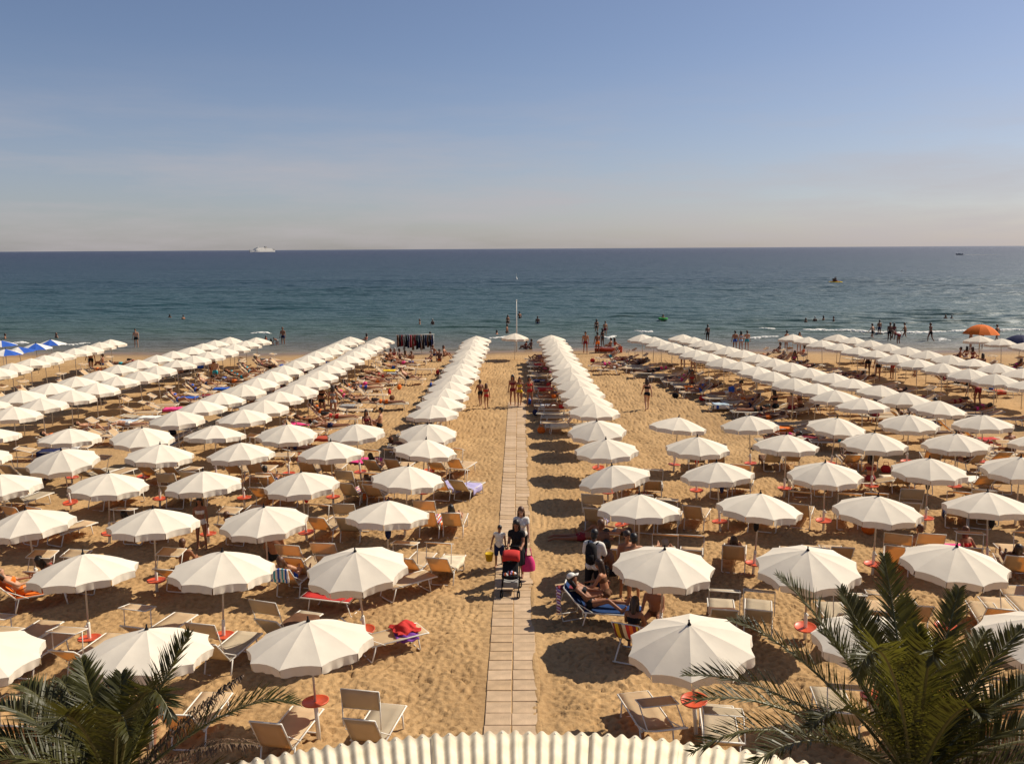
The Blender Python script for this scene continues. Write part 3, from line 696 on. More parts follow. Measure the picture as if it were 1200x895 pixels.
        m_ = out.mesh(name, [SKINS[0], M['blue'], M['blue'], M['eye']], True)
        return m_
    def hair(s, name, long=0.0, bun=False):
        mb = MB(); h = s.head; f = s.hfr.col[1]
        mb.ell(h + s.hup * .040 - f * .020, (.094, .106, .104), s.hfr, 14)
        mb.ell(h - s.hup * .03 - f * .045, (.086, .07, .095), s.hfr, 12)
        if long:
            mb.cap(h - f * .055, h - f * .075 - s.up * long, .078, .055, 10)
            for q in (-1, 1): mb.cap(h + s.hfr.col[0] * .072 * q - f * .02, h + s.hfr.col[0] * .085 * q - f * .03 - s.up * long * .8, .034, .03, 8)
        if bun: mb.ell(h + s.hup * .06 - f * .115, (.04, .04, .04), s.hfr, 8)
        return mb.mesh(name, HAIRS[0], True)
    def garment(s, name, material, inf=.018, vox=.018, **kw):
        mb = MB(); s.solids(mb, inf=inf, head=False, feet=False, **kw); me = s.remesh(mb, vox, name)
        me.materials.clear(); me.materials.append(material); return me
DN = (0, 0, -1)
def std_arms(a=.12): return (((a, .05, -1), (a * .6, .25, -1)), ((-a, .05, -1), (-a * .6, .25, -1)))
POSES = {
    'stand': lambda fm: Fig((0, 0, .925), (0, .03, 1), *std_arms(.16), ((.05, .02, -1), (.03, -.05, -1), (.2, 1, 0)), ((-.05, 0, -1), (-.03, -.03, -1), (-.2, 1, 0)), fm),
    'walk': lambda fm: Fig((0, 0, .90), (0, .08, 1), ((.15, -.45, -1), (.1, -.05, -1)), ((-.15, .45, -1), (-.1, .75, -1)), ((.02, .42, -1), (.02, .0, -1), (.08, 1, .1)), ((-.02, -.18, -1), (-.02, -.62, -1), (-.08, 1, -.3)), fm),
    'akimbo': lambda fm: Fig((0, 0, .925), (.03, -.04, 1), ((.75, -.2, -.8), (-.85, .35, -.5)), ((-.12, .1, -1), (-.1, .4, -1)), ((.12, .05, -1), (.05, -.05, -1), (.3, 1, 0)), ((-.06, -.02, -1), (-.04, -.03, -1), (-.2, 1, 0)), fm),
    'sit': lambda fm: Fig((0, 0, .12), (0, -.12, 1), ((.2, .5, -.8), (-.15, .9, -.1)), ((-.2, .5, -.8), (.15, .9, -.1)), ((.25, 1, .55), (-.05, .55, -.85), (0, 1, -.1)), ((-.25, 1, .50), (.05, .6, -.85), (0, 1, -.1)), fm),
    'sit_edge': lambda fm: Fig((0, .1, SH + .12), (0, .22, 1), ((.15, .45, -.85), (-.1, .9, -.25)), ((-.15, .45, -.85), (.1, .9, -.25)), ((.2, 1, -.05), (.02, .05, -1), (.1, 1, 0)), ((-.2, 1, -.05), (-.02, .1, -1), (-.1, 1, 0)), fm),
    'recline': lambda fm: Fig((0, .04, SH + .13), (0, -.72, .80), ((.25, .75, -.45), (-.3, .9, .1)), ((-.25, .75, -.45), (.3, .9, .1)), ((.12, 1, .35), (.02, .75, -.55), (.1, .5, .85)), ((-.12, 1, .02), (-.02, 1, -.05), (-.1, .35, .95)), fm, look=(0, -.5, .85)),
    'supine': lambda fm: Fig((0, .06, SH + .12), (0, -1, .27), ((.35, .8, .05), (.0, 1, .05)), ((-.35, .8, .05), (.1, 1, .05)), ((.10, 1, .45), (.02, .75, -.62), (.1, .5, .85)), ((-.10, 1, .0), (-.02, 1, 0), (-.1, .3, .95)), fm, look=(0, -1, .3)),
    'prone': lambda fm: Fig((0, .06, SH + .11), (0, -1, .16), ((.7, -.5, -.1), (-.55, -.8, 0)), ((-.7, -.5, -.1), (.55, -.8, 0)), ((.08, 1, 0), (.02, 1, .02), (.05, 1, -.2)), ((-.08, 1, 0), (-.02, 1, .02), (-.05, 1, -.2)), fm, look=(.1, -1, .3)),
    'bend': lambda fm: Fig((0, -.05, .86), (0, .95, .42), ((.15, .35, -1), (.05, .3, -1)), ((-.15, .35, -1), (-.05, .3, -1)), ((.12, .22, -1), (.03, -.28, -1), (.1, 1, 0)), ((-.12, .14, -1), (-.03, -.2, -1), (-.1, 1, 0)), fm),
}
PROTO = {}
for ps, fn in POSES.items():
    for fm in (False, True):
        g_ = fn(fm)
        if ps == 'prone':    # lying face down: turn the trunk over
            g_.fw = -g_.fw
            g_.hfr = Matrix((g_.hfr.col[0], -g_.hfr.col[1], g_.hfr.col[2])).transposed()
        PROTO[ps, fm] = (g_.body('body', .022, .34 if not fm else .06, fm), g_.hair('hair', .22 if fm else 0))
def person(loc, rz, pose, fem, bottom, top, label, skin=0, hair=0, group=None, scale=1.0, rot=None):
    b, h = PROTO[pose, fem]
    root = obj('person', None, None, loc, rz, label, 'person', group, rot=rot, scale=scale)
    o = obj('body', b, root); setmat(o, SKINS[skin % 4], 0); setmat(o, M[bottom], 1); setmat(o, M[top or bottom], 2)
    hh = obj('hair', h, root); setmat(hh, HAIRS[hair % 4])
    return root

# ------------------------------------------------------------------ towels
def towel_mesh(seed, L=1.05):
    r = random.Random(seed); mb = MB(); x0 = r.uniform(-.04, .04); y0 = r.uniform(-.1, .15); dr = r.uniform(.1, .25)
    def fn(u, v):
        w = (u - .5) * (LW + .08 + dr * 2); lim = LW / 2 + .022; x = w; z = SH + .024
        if abs(w) > lim: x = math.copysign(lim + .02 * math.sin(v * 9 + seed), w); z -= (abs(w) - lim)
        return Vector((x + x0 * .3, y0 + v * L, z + .008 * math.sin(v * 14 + u * 9)))
    mb.sheet(fn, 16, 10, .012); return mb.mesh('beach_towel', M['red'], True)
TOW = [towel_mesh(i, L) for i, L in enumerate((1.0, .8, .9, .6))]
TCOL = ['red', 'blue', 'pink', 'yellow', 'white', 'cream', 'orange', 'towel_stripe', 'towel_stripe2', 'brown', 'white', 'navy', 'brick', 'maroon', 'cream', 'brown', 'grey']
TWORD = {'towel_stripe': 'blue striped', 'towel_stripe2': 'red striped', 'towel_stripe3': 'yellow striped'}
bagm = MB(); bagm.ell((0, 0, .14), (.2, .11, .17), n=12); bagm.tube([(-.1, 0, .27), (-.08, 0, .42), (.08, 0, .42), (.1, 0, .27)], .012, 5); bagm = bagm.mesh('beach_bag', M['navy'], True)

# ------------------------------------------------------------------ loungers of the front rows
OFF = {0: [(-.75, -.25), (.75, .05)], 1: [(-.85, -1.1), (.45, -1.15), (1.4, -.05)], 2: [(.62, .05), (1.38, .05)], 'R1': [(-1.55, .15), (-.75, .2), (1.0, .1)], 'R2': [(.62, .05), (1.38, .05), (-.8, .2)]}
def offs(c, i): return OFF['R%d' % i] if c[0] == 'R' and i in (1, 2) else OFF['R2'] if c[0] == 'R' and i == 3 else OFF[min(i, 2)]
SKIP = {('L1', 1), ('R1', 1), ('R1', 0), ('L1', 0), ('R1', 5)}
q = 0
frontseats = {}
for c, rows in FR.items():
    for i, p in enumerate(rows):
        if not p or (c, i) in SKIP: continue
        pair = random.Random(c + str(i)); pk = pair.choice(['a', 'b', 'a', 'e', 'd', 'b', 'c', 'g', 'h']); prz = pair.gauss(-13, 5); pdx = pair.uniform(-.2, .25)
        for s in range(len(offs(c, i))):
            q += 1; r = random.Random(q * 7 + 1)
            dx, dy = offs(c, i)[s]
            if c[0] == 'R' and i >= 2: dx += .15
            x, y = p[0] + dx + pdx + r.uniform(-.06, .06), p[1] + dy + r.uniform(-.1, .1)
            if abs(x + .19) < 1.1 or not in_view(x, y): continue
            kind = pk if r.random() < .6 else r.choice(['a', 'b', 'a', 'e', 'd', 'b', 'c', 'g', 'h'])
            rz = R(prz + r.gauss(0, 3))
            near = (s == 0) == (c[0] == 'R')
            word = 'outlying one for' if s == 2 else ('nearer the walkway,' if near else 'farther from walkway,')
            col = 'beige canvas' if kind not in 'gh' else 'grey-beige canvas'
            inst(LG[kind], 'sun_lounger', (x, y, -.02), rz, '%s lounger, %s umbrella row %s, file %s, %s' % (col, word, ORD[i], ORD[int(c[1]) - 1], SIDE[c[0]]), 'sun lounger', 'loungers under the front umbrellas')
            frontseats[c, i, s] = (x, y, rz, kind)
# ------------------------------------------------------------------ loungers of the files down to the sea, lying across the beach
BCOL = ['red', 'blue', 'black', 'navy', 'turquoise', 'pink', 'white', 'maroon', 'orange', 'black']
for key, (pts, words, side, dr) in BACK.items():
    for i, (x, y) in enumerate(pts):
        for s in range(3 if key in ('D2', 'E1', 'A1', 'B1', 'D1') else 2):
            q += 1; r = random.Random(q * 13 + 2)
            if key == 'L1' and r.random() < .45: continue
            if key == 'R1' and (i < 2 or r.random() < .25): continue
            if key in ('A2', 'B2') and r.random() < .3: continue
            off = (r.uniform(.7, 1.2), r.uniform(1.5, 2.4), r.uniform(3.2, 4.2))[s]
            if s == 2 and (r.random() < .62 or (key in ('A1', 'B1', 'D1') and r.random() < .6)): continue
            if key in ('A2', 'B2', 'C1', 'E2', 'F1') and s < 2 and r.random() < .42: continue
            if key in ('R1', 'L1'): off = .55 + .25 * s
            kind = r.choice(['flat', 'flat', 'flat3', 'flat2', 'b', 'a', 'flat'])
            if not in_view(x + dr * off, y): continue
            lx, ly = x + dr * off, y + (-.45, .5, 0)[s] + r.uniform(-.12, .12)
            rz = R(-90 * dr + r.gauss(0, 5)); z = -.02 - .36 * max(0, (ly - 66) / 12)
            which = ('roofward', 'seaward', 'far-set')[s]
            place = '%s umbrella, %s, %s' % (ORD[i], words, SIDE[side])
            inst(LG[kind], 'sun_lounger', (lx, ly, z), rz, 'cream lounger, %s one at %s' % (which, place), 'sun lounger', 'loungers along the files of umbrellas')
            u = r.random()
            if u < .50:
                fem = r.random() < .6; b = r.choice(BCOL)
                pose = {'flat': r.choice(['supine', 'prone']), 'flat3': r.choice(['supine', 'prone', 'sit_edge']), 'flat2': 'supine', 'b': 'recline', 'a': 'recline'}[kind]
                person((lx, ly, z), rz + (R(90) if pose == 'sit_edge' else 0), pose, fem, b, b, 'person in %s %s, %s lounger, %s' % (b, 'seated' if pose == 'sit_edge' else 'lying', which, place), r.randrange(4), r.randrange(4), 'people on the loungers')
            elif u < .78:
                t = r.choice(TCOL)
                o = obj('beach_towel', r.choice(TOW), None, (lx, ly, z), rz, '%s towel, %s lounger, %s' % (TWORD.get(t, t), which, place), 'towel', 'towels on the loungers'); setmat(o, M[t])
            if r.random() < .16:
                t = r.choice(['navy', 'black', 'red', 'blue', 'orange', 'brown'])
                o = obj('beach_bag', bagm, None, (lx + dr * 1.45, ly + r.uniform(-.3, .3), z + .01), r.random() * 3, '%s bag by %s lounger, %s' % (t, which, place), 'bag', 'bags on the sand'); setmat(o, M[t])

# ------------------------------------------------------------------ palms
def frond(base, tip, sag, seed, leafmat, dens=88, ll=.38, curl=0.0, droop=.0):
    """arching rachis with two ranks of narrow leaflets; the tip can hang over"""
    r = random.Random(seed); base = Vector(base); tip = Vector(tip); d = tip - base; L = d.length
    side = d.cross(Vector((0, 0, 1)))
    side = side.normalized() if side.length > .15 * L else Vector((math.cos(seed), math.sin(seed), 0))
    up = side.cross(d).normalized()
    if up.z < 0: up = -up
    ctrl = base.lerp(tip, .55) + Vector((0, 0, sag * L)) + up * .05 * L
    def pt(t):
        p = base * (1 - t) ** 2 + ctrl * 2 * t * (1 - t) + tip * t * t
        return p + Vector((0, 0, -curl * L * max(0, t - .7) ** 2 * 6))
    mb = MB(); pts = [pt(i / 14) for i in range(15)]
    mb.tube(pts, [.019 * (1 - .88 * i / 14) + .003 for i in range(15)], 5, 1)
    for i in range(dens):
        t = .10 + .90 * (i / (dens - 1)) ** .95; p = pt(t); tg = (pt(min(1, t + .02)) - pt(max(0, t - .02))).normalized()
        sd = tg.cross(Vector((0, 0, 1))); sd = sd.normalized() if sd.length > .2 else side
        if sd.dot(side) < 0: sd = -sd
        un = sd.cross(tg).normalized()
        if un.dot(up) < 0: un = -un
        ln = ll * (math.sin(math.pi * (.12 + .80 * t)) ** .7) * (1 if t < .92 else .75)
        for q in (-1, 1):
            fwd = .55 + .75 * t + r.uniform(-.12, .12); lift = .55 + r.uniform(-.35, .35)
            dr_ = (sd * q + tg * fwd + un * lift).normalized(); l2 = ln * r.uniform(.82, 1.12)
            w = .0095 * r.uniform(.75, 1.25) + .001
            wv = dr_.cross(un + sd * r.uniform(-.5, .5)).normalized() * w
            mid = p + dr_ * l2 * .45; end = p + dr_ * l2 + Vector((0, 0, -droop - .10)) * l2 * r.uniform(.4, 1.3)
            mb.add([p - wv * .5, p + wv * .5, mid + wv, mid - wv, end], [(0, 1, 2, 3), (3, 2, 4)], 0)
    return mb.mesh('frond', [leafmat, M['rachis']])
def palm(cpx, cpy, dist, tips, label, seed, extra):
    r = random.Random(seed); c = Vector((0, 0, CAM_H)) + ray(cpx, cpy) * dist
    root = obj('palm_tree', None, None, (c.x, c.y, 0), label=label, cat='palm tree')
    tr = MB(); zt = c.z - .15; pts = []; rad = []
    for i in range(25):
        t = i / 24; pts.append((.10 * math.sin(t * 2), .04 * math.sin(t * 3), -.2 + (zt + .2) * t)); rad.append(.21 + .05 * (1 - t) + (.022 if i % 2 else -.01))
    tr.tube(pts, rad, 14); obj('trunk', tr.mesh('trunk', M['bark'], True), root)
    top = Vector((.10 * math.sin(2), .04 * math.sin(3), zt))
    for k in range(22):   # stubs of cut fronds round the top
        a = k * 2.4; st = MB(); zz = zt - .05 - .03 * (k % 9)
        st.tube([(top.x + .17 * math.cos(a), top.y + .17 * math.sin(a), zz - .12), (top.x + .30 * math.cos(a), top.y + .30 * math.sin(a), zz + .10), (top.x + .36 * math.cos(a), top.y + .36 * math.sin(a), zz + .22)], [.05, .045, .03], 5)
        obj('frond_stub', st.mesh('frond_stub', M['bark']), root)
    for k, (px, py, dd, sag, kind, curl) in enumerate(tips):
        tp = Vector((0, 0, CAM_H)) + ray(px, py) * (dist + dd) - Vector((c.x, c.y, 0))
        b = top + (tp - top).normalized() * .10
        lm = {'g': M['leaf'], 'y': M['leaf_young'], 'd': M['leaf_dead']}[kind]
        o = obj('frond', frond(b, tp, sag, seed * 50 + k, lm, curl=curl, ll=.36 if kind != 'd' else .20, droop=.0 if kind != 'd' else .7), root)
        if kind == 'd': o['label'] = 'withered brown frond'
    for k in range(extra):
        a = r.uniform(0, 2 * math.pi); el = r.choice([r.uniform(-.55, -.1), r.uniform(-.2, .35)]); L = r.uniform(1.7, 2.3)
        dv = Vector((math.cos(a) * math.cos(el), math.sin(a) * math.cos(el), math.sin(el)))
        if dv.y > .45 and el > -.2: dv.y *= -1
        dead = k % 4 == 0
        obj('frond', frond(top + dv * .1, top + dv * L, .22, seed * 90 + k, M['leaf_dead' if dead else 'leaf'], dens=60, curl=.05, ll=.28 if dead else .36), root)
palm(1062, 905, 8.8, [(1036, 652, .9, .04, 'g', 0), (1060, 700, 1.2, .02, 'y', 0), (985, 690, .9, .06, 'g', 0), (912, 672, .6, .10, 'g', .02), (858, 724, .4, .14, 'g', .03), (803, 788, .2, .16, 'g', .02),
     (806, 815, -.2, .16, 'g', .05), (812, 872, -.5, .22, 'g', .06), (1124, 690, .8, .03, 'g', 0), (1198, 735, .5, .08, 'g', .02), (1215, 795, .2, .12, 'g', .03), (1225, 850, -.1, .16, 'g', .05),
     (1005, 770, -1.2, .42, 'y', .15), (1095, 760, -1.0, .40, 'g', .10), (1075, 735, .1, .05, 'y', 0), (950, 840, -.9, .30, 'g', .1), (1150, 830, -1.0, .3, 'g', .1), (880, 890, -.9, .24, 'g', .05), (1000, 700, 1.3, .05, 'g', 0), (1155, 740, 1.1, .05, 'g', 0), (960, 735, .3, .1, 'g', .03)],
     'large bushy palm crown with arching green fronds in front of the motorboat side umbrellas', 3, 13)
palm(122, 915, 8.8, [(24, 800, .7, .12, 'g', .03), (-6, 824, .3, .16, 'g', .04), (-20, 865, 0, .18, 'g', .05), (72, 795, .9, .05, 'g', .02), (95, 772, .8, .0, 'y', 0), (142, 790, .7, .0, 'g', 0),
     (222, 742, .5, .0, 'g', 0), (200, 822, -1.0, .45, 'g', .15), (284, 792, .3, .02, 'd', .0), (346, 812, .1, .14, 'g', .10), (-20, 892, -.4, .2, 'g', .05), (60, 845, -1.1, .35, 'g', .1), (150, 850, -1.2, .35, 'g', .1), (300, 870, -.4, .12, 'd', .02), (185, 812, .9, .02, 'g', 0)],
     'palm crown with one withered brown frond in front of the ferry side umbrellas', 4, 9)

# ------------------------------------------------------------------ front loungers set by hand beside the walkway
def L_at(px, py, kind, rz, label, proto=None):
    p = at(px, py); return inst(proto or LG[kind], 'sun_lounger', (p.x, p.y, -.02), R(rz), label, 'sun lounger', 'loungers under the front umbrellas'), p
L_at(328, 893, 'a', -10, 'brown-backed lounger beside the white post of the red-disc umbrella, ferry side, under palm frond', lounger(62, None, 'canvas'))
L_at(434, 886, 'c', -10, 'lounger with upright beige sun flap between palm and walkway, ferry side', lounger(58, (88, 78), 'canvas_grey', 1.15))
L_at(436, 768, 'd', -58, 'lounger with a crumpled red towel at the edge of the first umbrella, ferry side')
L_at(768, 872, 'b', 12, 'cream lounger with its flap folded flat by the corrugated roof, motorboat side', lounger(30, (150, 8), 'canvas'))
L_at(845, 890, 'b', -8, 'lounger half under the palm frond next to the corrugated roof, motorboat side', lounger(34, (140, 10), 'canvas_grey'))
L_at(412, 716, 'd', 75, 'red canvas lounger beneath the second umbrella, ferry side', RED)
L_at(458, 700, 'd', -50, 'cream lounger pulled out beside the red lounger, ferry side')
L_at(690, 728, 'd', -100, 'blue canvas lounger with a person lying in a white cap', BLUE)
p = at(25, 712); inst(ORANGE, 'sun_lounger', (p.x, p.y, -.02), R(-60), 'orange canvas lounger with a sunbather at the first umbrella rows, ferry side', 'sun lounger', 'loungers under the front umbrellas')
person((p.x, p.y, -.02), R(-60), 'recline', True, 'orange', 'orange', 'person in orange swimwear reclining on the orange lounger', 2, 1)
p = at(690, 728); person((p.x, p.y, 0), R(-100), 'recline', True, 'black', 'black', 'person in black with raised knee lying on the blue lounger', 1, 0)
for k, (px, py, hd, ps, b, w) in enumerate([(706, 706, 120, 'sit', 'navy', 'person in navy sitting on sand beyond the blue lounger'), (733, 700, 200, 'stand', 'maroon', 'person in maroon standing in the huddle under the second umbrella edge'), (704, 684, 150, 'stand', 'black', 'person in black standing behind the backpack wearer')]):
    pp = at(px, py); person((pp.x, pp.y, 0), R(hd), ps, k == 0, b, b if k == 0 else None, w, (1, 0, 3)[k], k)
capm = MB(); capm.ell((0, 0, 0), (.10, .115, .09), n=14, zmin=-.1); capm.sheet(lambda u, v: ((u - .5) * .15, .10 + v * .09, -.005 - .02 * v), 4, 3, .008)
o = obj('cap', capm.mesh('cap', M['white'], True), None, (0, 0, 0), 0, 'white cap on the head of the person on the blue lounger', 'cap')
hf_ = POSES['recline'](True); o.matrix_world = Matrix.Translation((p.x, p.y, 0)) @ Matrix.Rotation(R(-100), 4, 'Z') @ Matrix.Translation(hf_.head + hf_.hup * .06) @ hf_.hfr.to_4x4()

# striped folding deckchair
def deckchair():
    h = .29; pr = []
    for s in (-1, 1):
        f = MB(); f.tube([(s * h, -.42, .92), (s * h, .48, .0)], .018, 6); f.tube([(s * (h - .04), -.30, .0), (s * (h - .04), .55, .46)], .018, 6); pr.append(('side_frame', f.mesh('side_frame', M['alu'], True), None))
    b = MB()
    for (y_, z_) in ((-.42, .92), (.55, .46), (.48, .0), (-.30, .0)): b.tube([(-h, y_, z_), (h, y_, z_)], .016, 6)
    pr.append(('crossbars', b.mesh('crossbars', M['alu'], True), None))
    def fn(u, v):
        t = v; y_ = -.42 + .97 * t; z_ = .92 + (.46 - .92) * t - .33 * math.sin(math.pi * min(1, t * 1.02)) * (1 - .15 * t)
        return Vector(((u - .5) * .53, y_ - .02, z_))
    c = MB(); c.sheet(fn, 6, 12, .008); pr.append(('sling', c.mesh('sling', M['deck_stripe'], True), None))
    return pr
p = at(738, 770); inst(deckchair(), 'deck_chair', (p.x, p.y, 0), R(-22), 'red and orange striped folding deckchair beside the first umbrella, motorboat side', 'deck chair')
person((p.x + .04, p.y + .10, -.06), R(-22), 'sit_edge', True, 'black', 'black', 'dark-haired person seated in the striped deckchair', 1, 1)
p = at(768, 728); person((p.x, p.y, -.2), R(160), 'sit_edge', False, 'brown', 'brown', 'bronzed person crouched with bare back under the second umbrella, motorboat side', 1, 1)
p = at(742, 705); person((p.x, p.y, 0), R(15), 'stand', False, 'navy', None, 'person standing under the second umbrella, bare legs below its edge, motorboat side', 0, 0)
p = at(714, 716); person((p.x, p.y, 0), R(70), 'sit_edge', True, 'brown', 'brown', 'tanned person sitting bent over beside the blue lounger', 0, 1)
p = at(722, 690); person((p.x, p.y, 0), R(70), 'sit_edge', False, 'black', None, 'person in black shorts sitting behind the bent-over bather', 3, 0)
p = at(685, 633); person((p.x, p.y, -SH), R(90), 'prone', False, 'maroon', None, 'person in maroon lying on sand in the umbrella shade', 1, 0)
p = at(712, 630); person((p.x, p.y, -SH), R(70), 'supine', True, 'grey', 'grey', 'person in grey lying on sand in the umbrella shade', 0, 1)
# stool with draped scarves next to the blue lounger
def scarf_stand():
    pr = []
    f = MB(); h = .26
    for s in (-1, 1): f.tube([(s * h, -.2, 0), (s * h, .2, .72)], .014); f.tube([(s * h, .2, 0), (s * h, -.2, .72)], .014)
    for y_ in (-.2, .2): f.tube([(-h, y_, .72), (h, y_, .72)], .014); f.tube([(-h, y_, 0), (h, y_, 0)], .014)
    pr.append(('frame', f.mesh('frame', M['alu'], True), None))
    t = MB(); t.box((0, 0, .74), (.60, .46, .02)); pr.append(('top', t.mesh('top', M['canvas']), None)); return pr
p = at(668, 722); inst(scarf_stand(), 'folding_table', (p.x, p.y, 0), R(20), 'small folding table hung with patterned scarves by the walkway', 'table')
sc_ = MB()
def sfn(u, v):
    x = -.42 + .84 * v; z = .765
    if abs(x) > .31: z -= (abs(x) - .31) * 5.4; x = math.copysign(.325, x)
    return Vector((x + .02 * math.sin(u * 8 + v * 9), (u - .5) * .26 - .05 + .03 * math.sin(v * 7), z + .012 * math.sin(u * 12 + v * 20)))
sc_.sheet(sfn, 6, 36, .012); obj('scarf', sc_.mesh('scarf', M['scarf'], True), None, (p.x, p.y, 0), R(20), 'lilac and maroon scarf draped over the folding table', 'scarf')
# crumpled towel on the lounger
tw = MB()
rr = random.Random(4)
tw.sheet(lambda u, v: Vector(((u - .5) * .55 + .03 * math.sin(v * 11), (v - .5) * .5 + .03 * math.sin(u * 13), .05 + .17 * math.exp(-((u - .5) ** 2 + (v - .6) ** 2) * 8) + .014 * math.sin(u * 14 + v * 6) + .012 * math.sin(v * 15 - u * 7) + .009 * math.sin(u * 31 + v * 23))), 22, 22, .012)
p = at(436, 768); obj('beach_towel', tw.mesh('beach_towel', M['red'], True), None, (p.x + .66, p.y + .46, SH - .02), R(30), 'crumpled red towel heaped on the lounger by the first umbrella, ferry side', 'towel')
tw2 = MB()
tw2.sheet(lambda u, v: Vector(((u - .5) * .5, (v - .5) * .3 + .03 * math.sin(u * 9), .03 - .3 * max(0, .35 - v) + .02 * math.sin(u * 15 + v * 7))), 14, 12, .012)
obj('beach_towel', tw2.mesh('beach_towel', M['purple'], True), None, (p.x + .72, p.y + .24, SH - .02), R(20), 'purple towel hanging below the crumpled red one', 'towel')

# ------------------------------------------------------------------ people on the walkway
def dressed(loc, rz, fig, label, skin, hair, parts, scale=1.0, long=.2, bun=False):
    root = obj('person', None, None, loc, rz, label, 'person', None, scale=scale)
    b = obj('body', fig.body('body', .016, .1, False), root); setmat(b, SKINS[skin], 0); setmat(b, M['black'], 1)
    h = obj('hair', fig.hair('hair', long, bun), root); setmat(h, HAIRS[hair])
    for (nm, mt, kw) in parts: obj(nm, fig.garment(nm, M[mt], **kw), root)
    return root
p = at(611, 662)
dressed((p.x, p.y, .02), R(178), POSES['walk'](True), 'person in white top and dark leggings walking behind the pushchair', 2, 2,
        [('top', 'white', dict(arms=.18, legs=0, torso=True)), ('leggings', 'black', dict(torso=False, arms=0, legs=.92, inf=.012))], .97)
p = at(606, 680)
push = Fig((0, 0, .91), (0, .14, 1), ((.12, .45, -1), (-.05, 1, -.1)), ((-.12, .45, -1), (.05, 1, -.1)), ((.02, .35, -1), (.02, -.02, -1), (.08, 1, .05)), ((-.02, -.18, -1), (-.02, -.5, -1), (-.08, 1, -.2)), True)
dressed((p.x, p.y, .02), R(172), push, 'person in a black dress pushing the red pushchair', 1, 0, [('dress', 'black', dict(arms=.15, legs=0, skirt=.42, inf=.02))], .97)
p2 = at(585, 663)
kid = Fig((0, 0, .91), (-.05, .05, 1), ((.35, .15, -1), (.2, .2, -1)), ((-.15, .1, -1), (-.1, .4, -1)), ((.03, .25, -1), (.02, 0, -1), (.08, 1, .05)), ((-.03, -.12, -1), (-.02, -.4, -1), (-.08, 1, -.1)), False)
dressed((p2.x, p2.y, .0), R(176), kid, 'child in white vest and dark shorts carrying a yellow bucket', 1, 0, [('vest', 'white', dict(arms=.05, legs=0, inf=.014)), ('shorts', 'navy', dict(torso=False, arms=0, legs=.42, inf=.02))], .68, long=0)
bk = MB(); bk.lathe([(.085, 0), (.115, .20), (.125, .20), (.125, .215), (.112, .215), (.08, .015)], 18); bkm = bk.mesh('pail', M['yellow'], True)
bh = MB(); bh.tube([(.118 * math.cos(a), 0, .21 + .14 * math.sin(a)) for a in [math.pi * i / 10 for i in range(11)]], .006, 5)
hx = at(576, 657)
b_ = obj('bucket', None, None, (p2.x - .27, p2.y - .05, .17), R(20), 'yellow toy bucket carried by the child at walkway edge', 'bucket')
obj('pail', bkm, b_); obj('handle', bh.mesh('handle', M['white'], True), b_)
bag = MB(); bag.grid(lambda u, v: Vector(((.05 + .13 * math.sin(math.pi * min(1, (1 - v) * .62 + .02)) ** .6) * math.cos(u * 6.2832) * (1 + .05 * math.sin(u * 40)), .65 * (.05 + .10 * math.sin(math.pi * min(1, (1 - v) * .62 + .02)) ** .6) * math.sin(u * 6.2832), .02 + .40 * v)), 20, 8); bag.tube([(-.09, 0, .38), (-.05, 0, .62), (.05, 0, .62), (.09, 0, .38)], .012, 6)
obj('shoulder_bag', bag.mesh('shoulder_bag', M['pink'], True), None, (p.x + .30, p.y - .02, .26), R(15), 'bright pink bag hanging beside the person in the black dress', 'bag')
# pushchair
def pushchair():
    pr = []; h = .21
    f = MB()
    for s in (-1, 1):
        f.tube([(s * h, -.52, 1.02), (s * h, -.42, .98), (s * h, .36, .12)], .013); f.tube([(s * h, -.36, .12), (s * h, .12, .56)], .013); f.tube([(s * h, -.02, .52), (s * h, .26, .50)], .012)
    f.tube([(-h, -.52, 1.02), (h, -.52, 1.02)], .017); f.tube([(-h, .34, .15), (h, .34, .15)], .011); f.tube([(-h, -.34, .14), (h, -.34, .14)], .011); f.tube([(-h, .26, .50), (h, .26, .50)], .016)
    pr.append(('frame', f.mesh('frame', M['black'], True), None))
    st = MB(); st.sheet(lambda u, v: Vector(((u - .5) * .38, -.26 + (.02 if v > .6 else 0) + (.50 * min(1, (1 - v) / .55) if v >= .0 else 0), .46 + (.42 * max(0, v - .45) / .55) - .04 * math.sin(math.pi * u))), 6, 12, .03)
    pr.append(('seat', st.mesh('seat', M['black'], True), None))
    cn = MB(); cn.sheet(lambda u, v: Vector(((u - .5) * .42, -.24 + .30 * math.sin(v * 1.75) * .98, .80 + .24 * math.cos(v * 1.75 - .35) - .03 * (2 * u - 1) ** 2)), 8, 8, .012)
    for s in (-1, 1): cn.add([(s * .21, -.24, .80)] + [(s * .21, -.24 + .294 * math.sin(v * .4375), .77 + .24 * math.cos(v * .4375 - .35)) for v in range(5)], [(0, i, i + 1) for i in range(1, 5)])
    pr.append(('canopy', cn.mesh('canopy', M['red'], True), None))
    bs = MB(); bs.box((0, -.05, .24), (.36, .42, .14)); pr.append(('basket', bs.mesh('basket', M['grey']), None))
    ld = MB(); r = random.Random(2)
    for k in range(7): ld.ell((r.uniform(-.12, .12), r.uniform(.02, .22), .52 + r.uniform(0, .05)), (.06, .05, .04), n=8)
    pr.append(('blanket', ld.mesh('blanket', M['towel_stripe2'], True), None))
    for (y_) in (.36, -.36):
        for s in (-1, 1):
            w = MB()
            for o_ in (-.025, .025): w.tube([(s * h + o_ - .012, y_, .085), (s * h + o_ + .012, y_, .085)], .085, 16)
            pr.append(('wheel', w.mesh('wheel', M['black'], True), None))
    return pr
p = at(599, 694); inst(pushchair(), 'pushchair', (p.x, p.y, .02), R(176), 'red canopied pushchair on the slab walkway', 'pushchair')
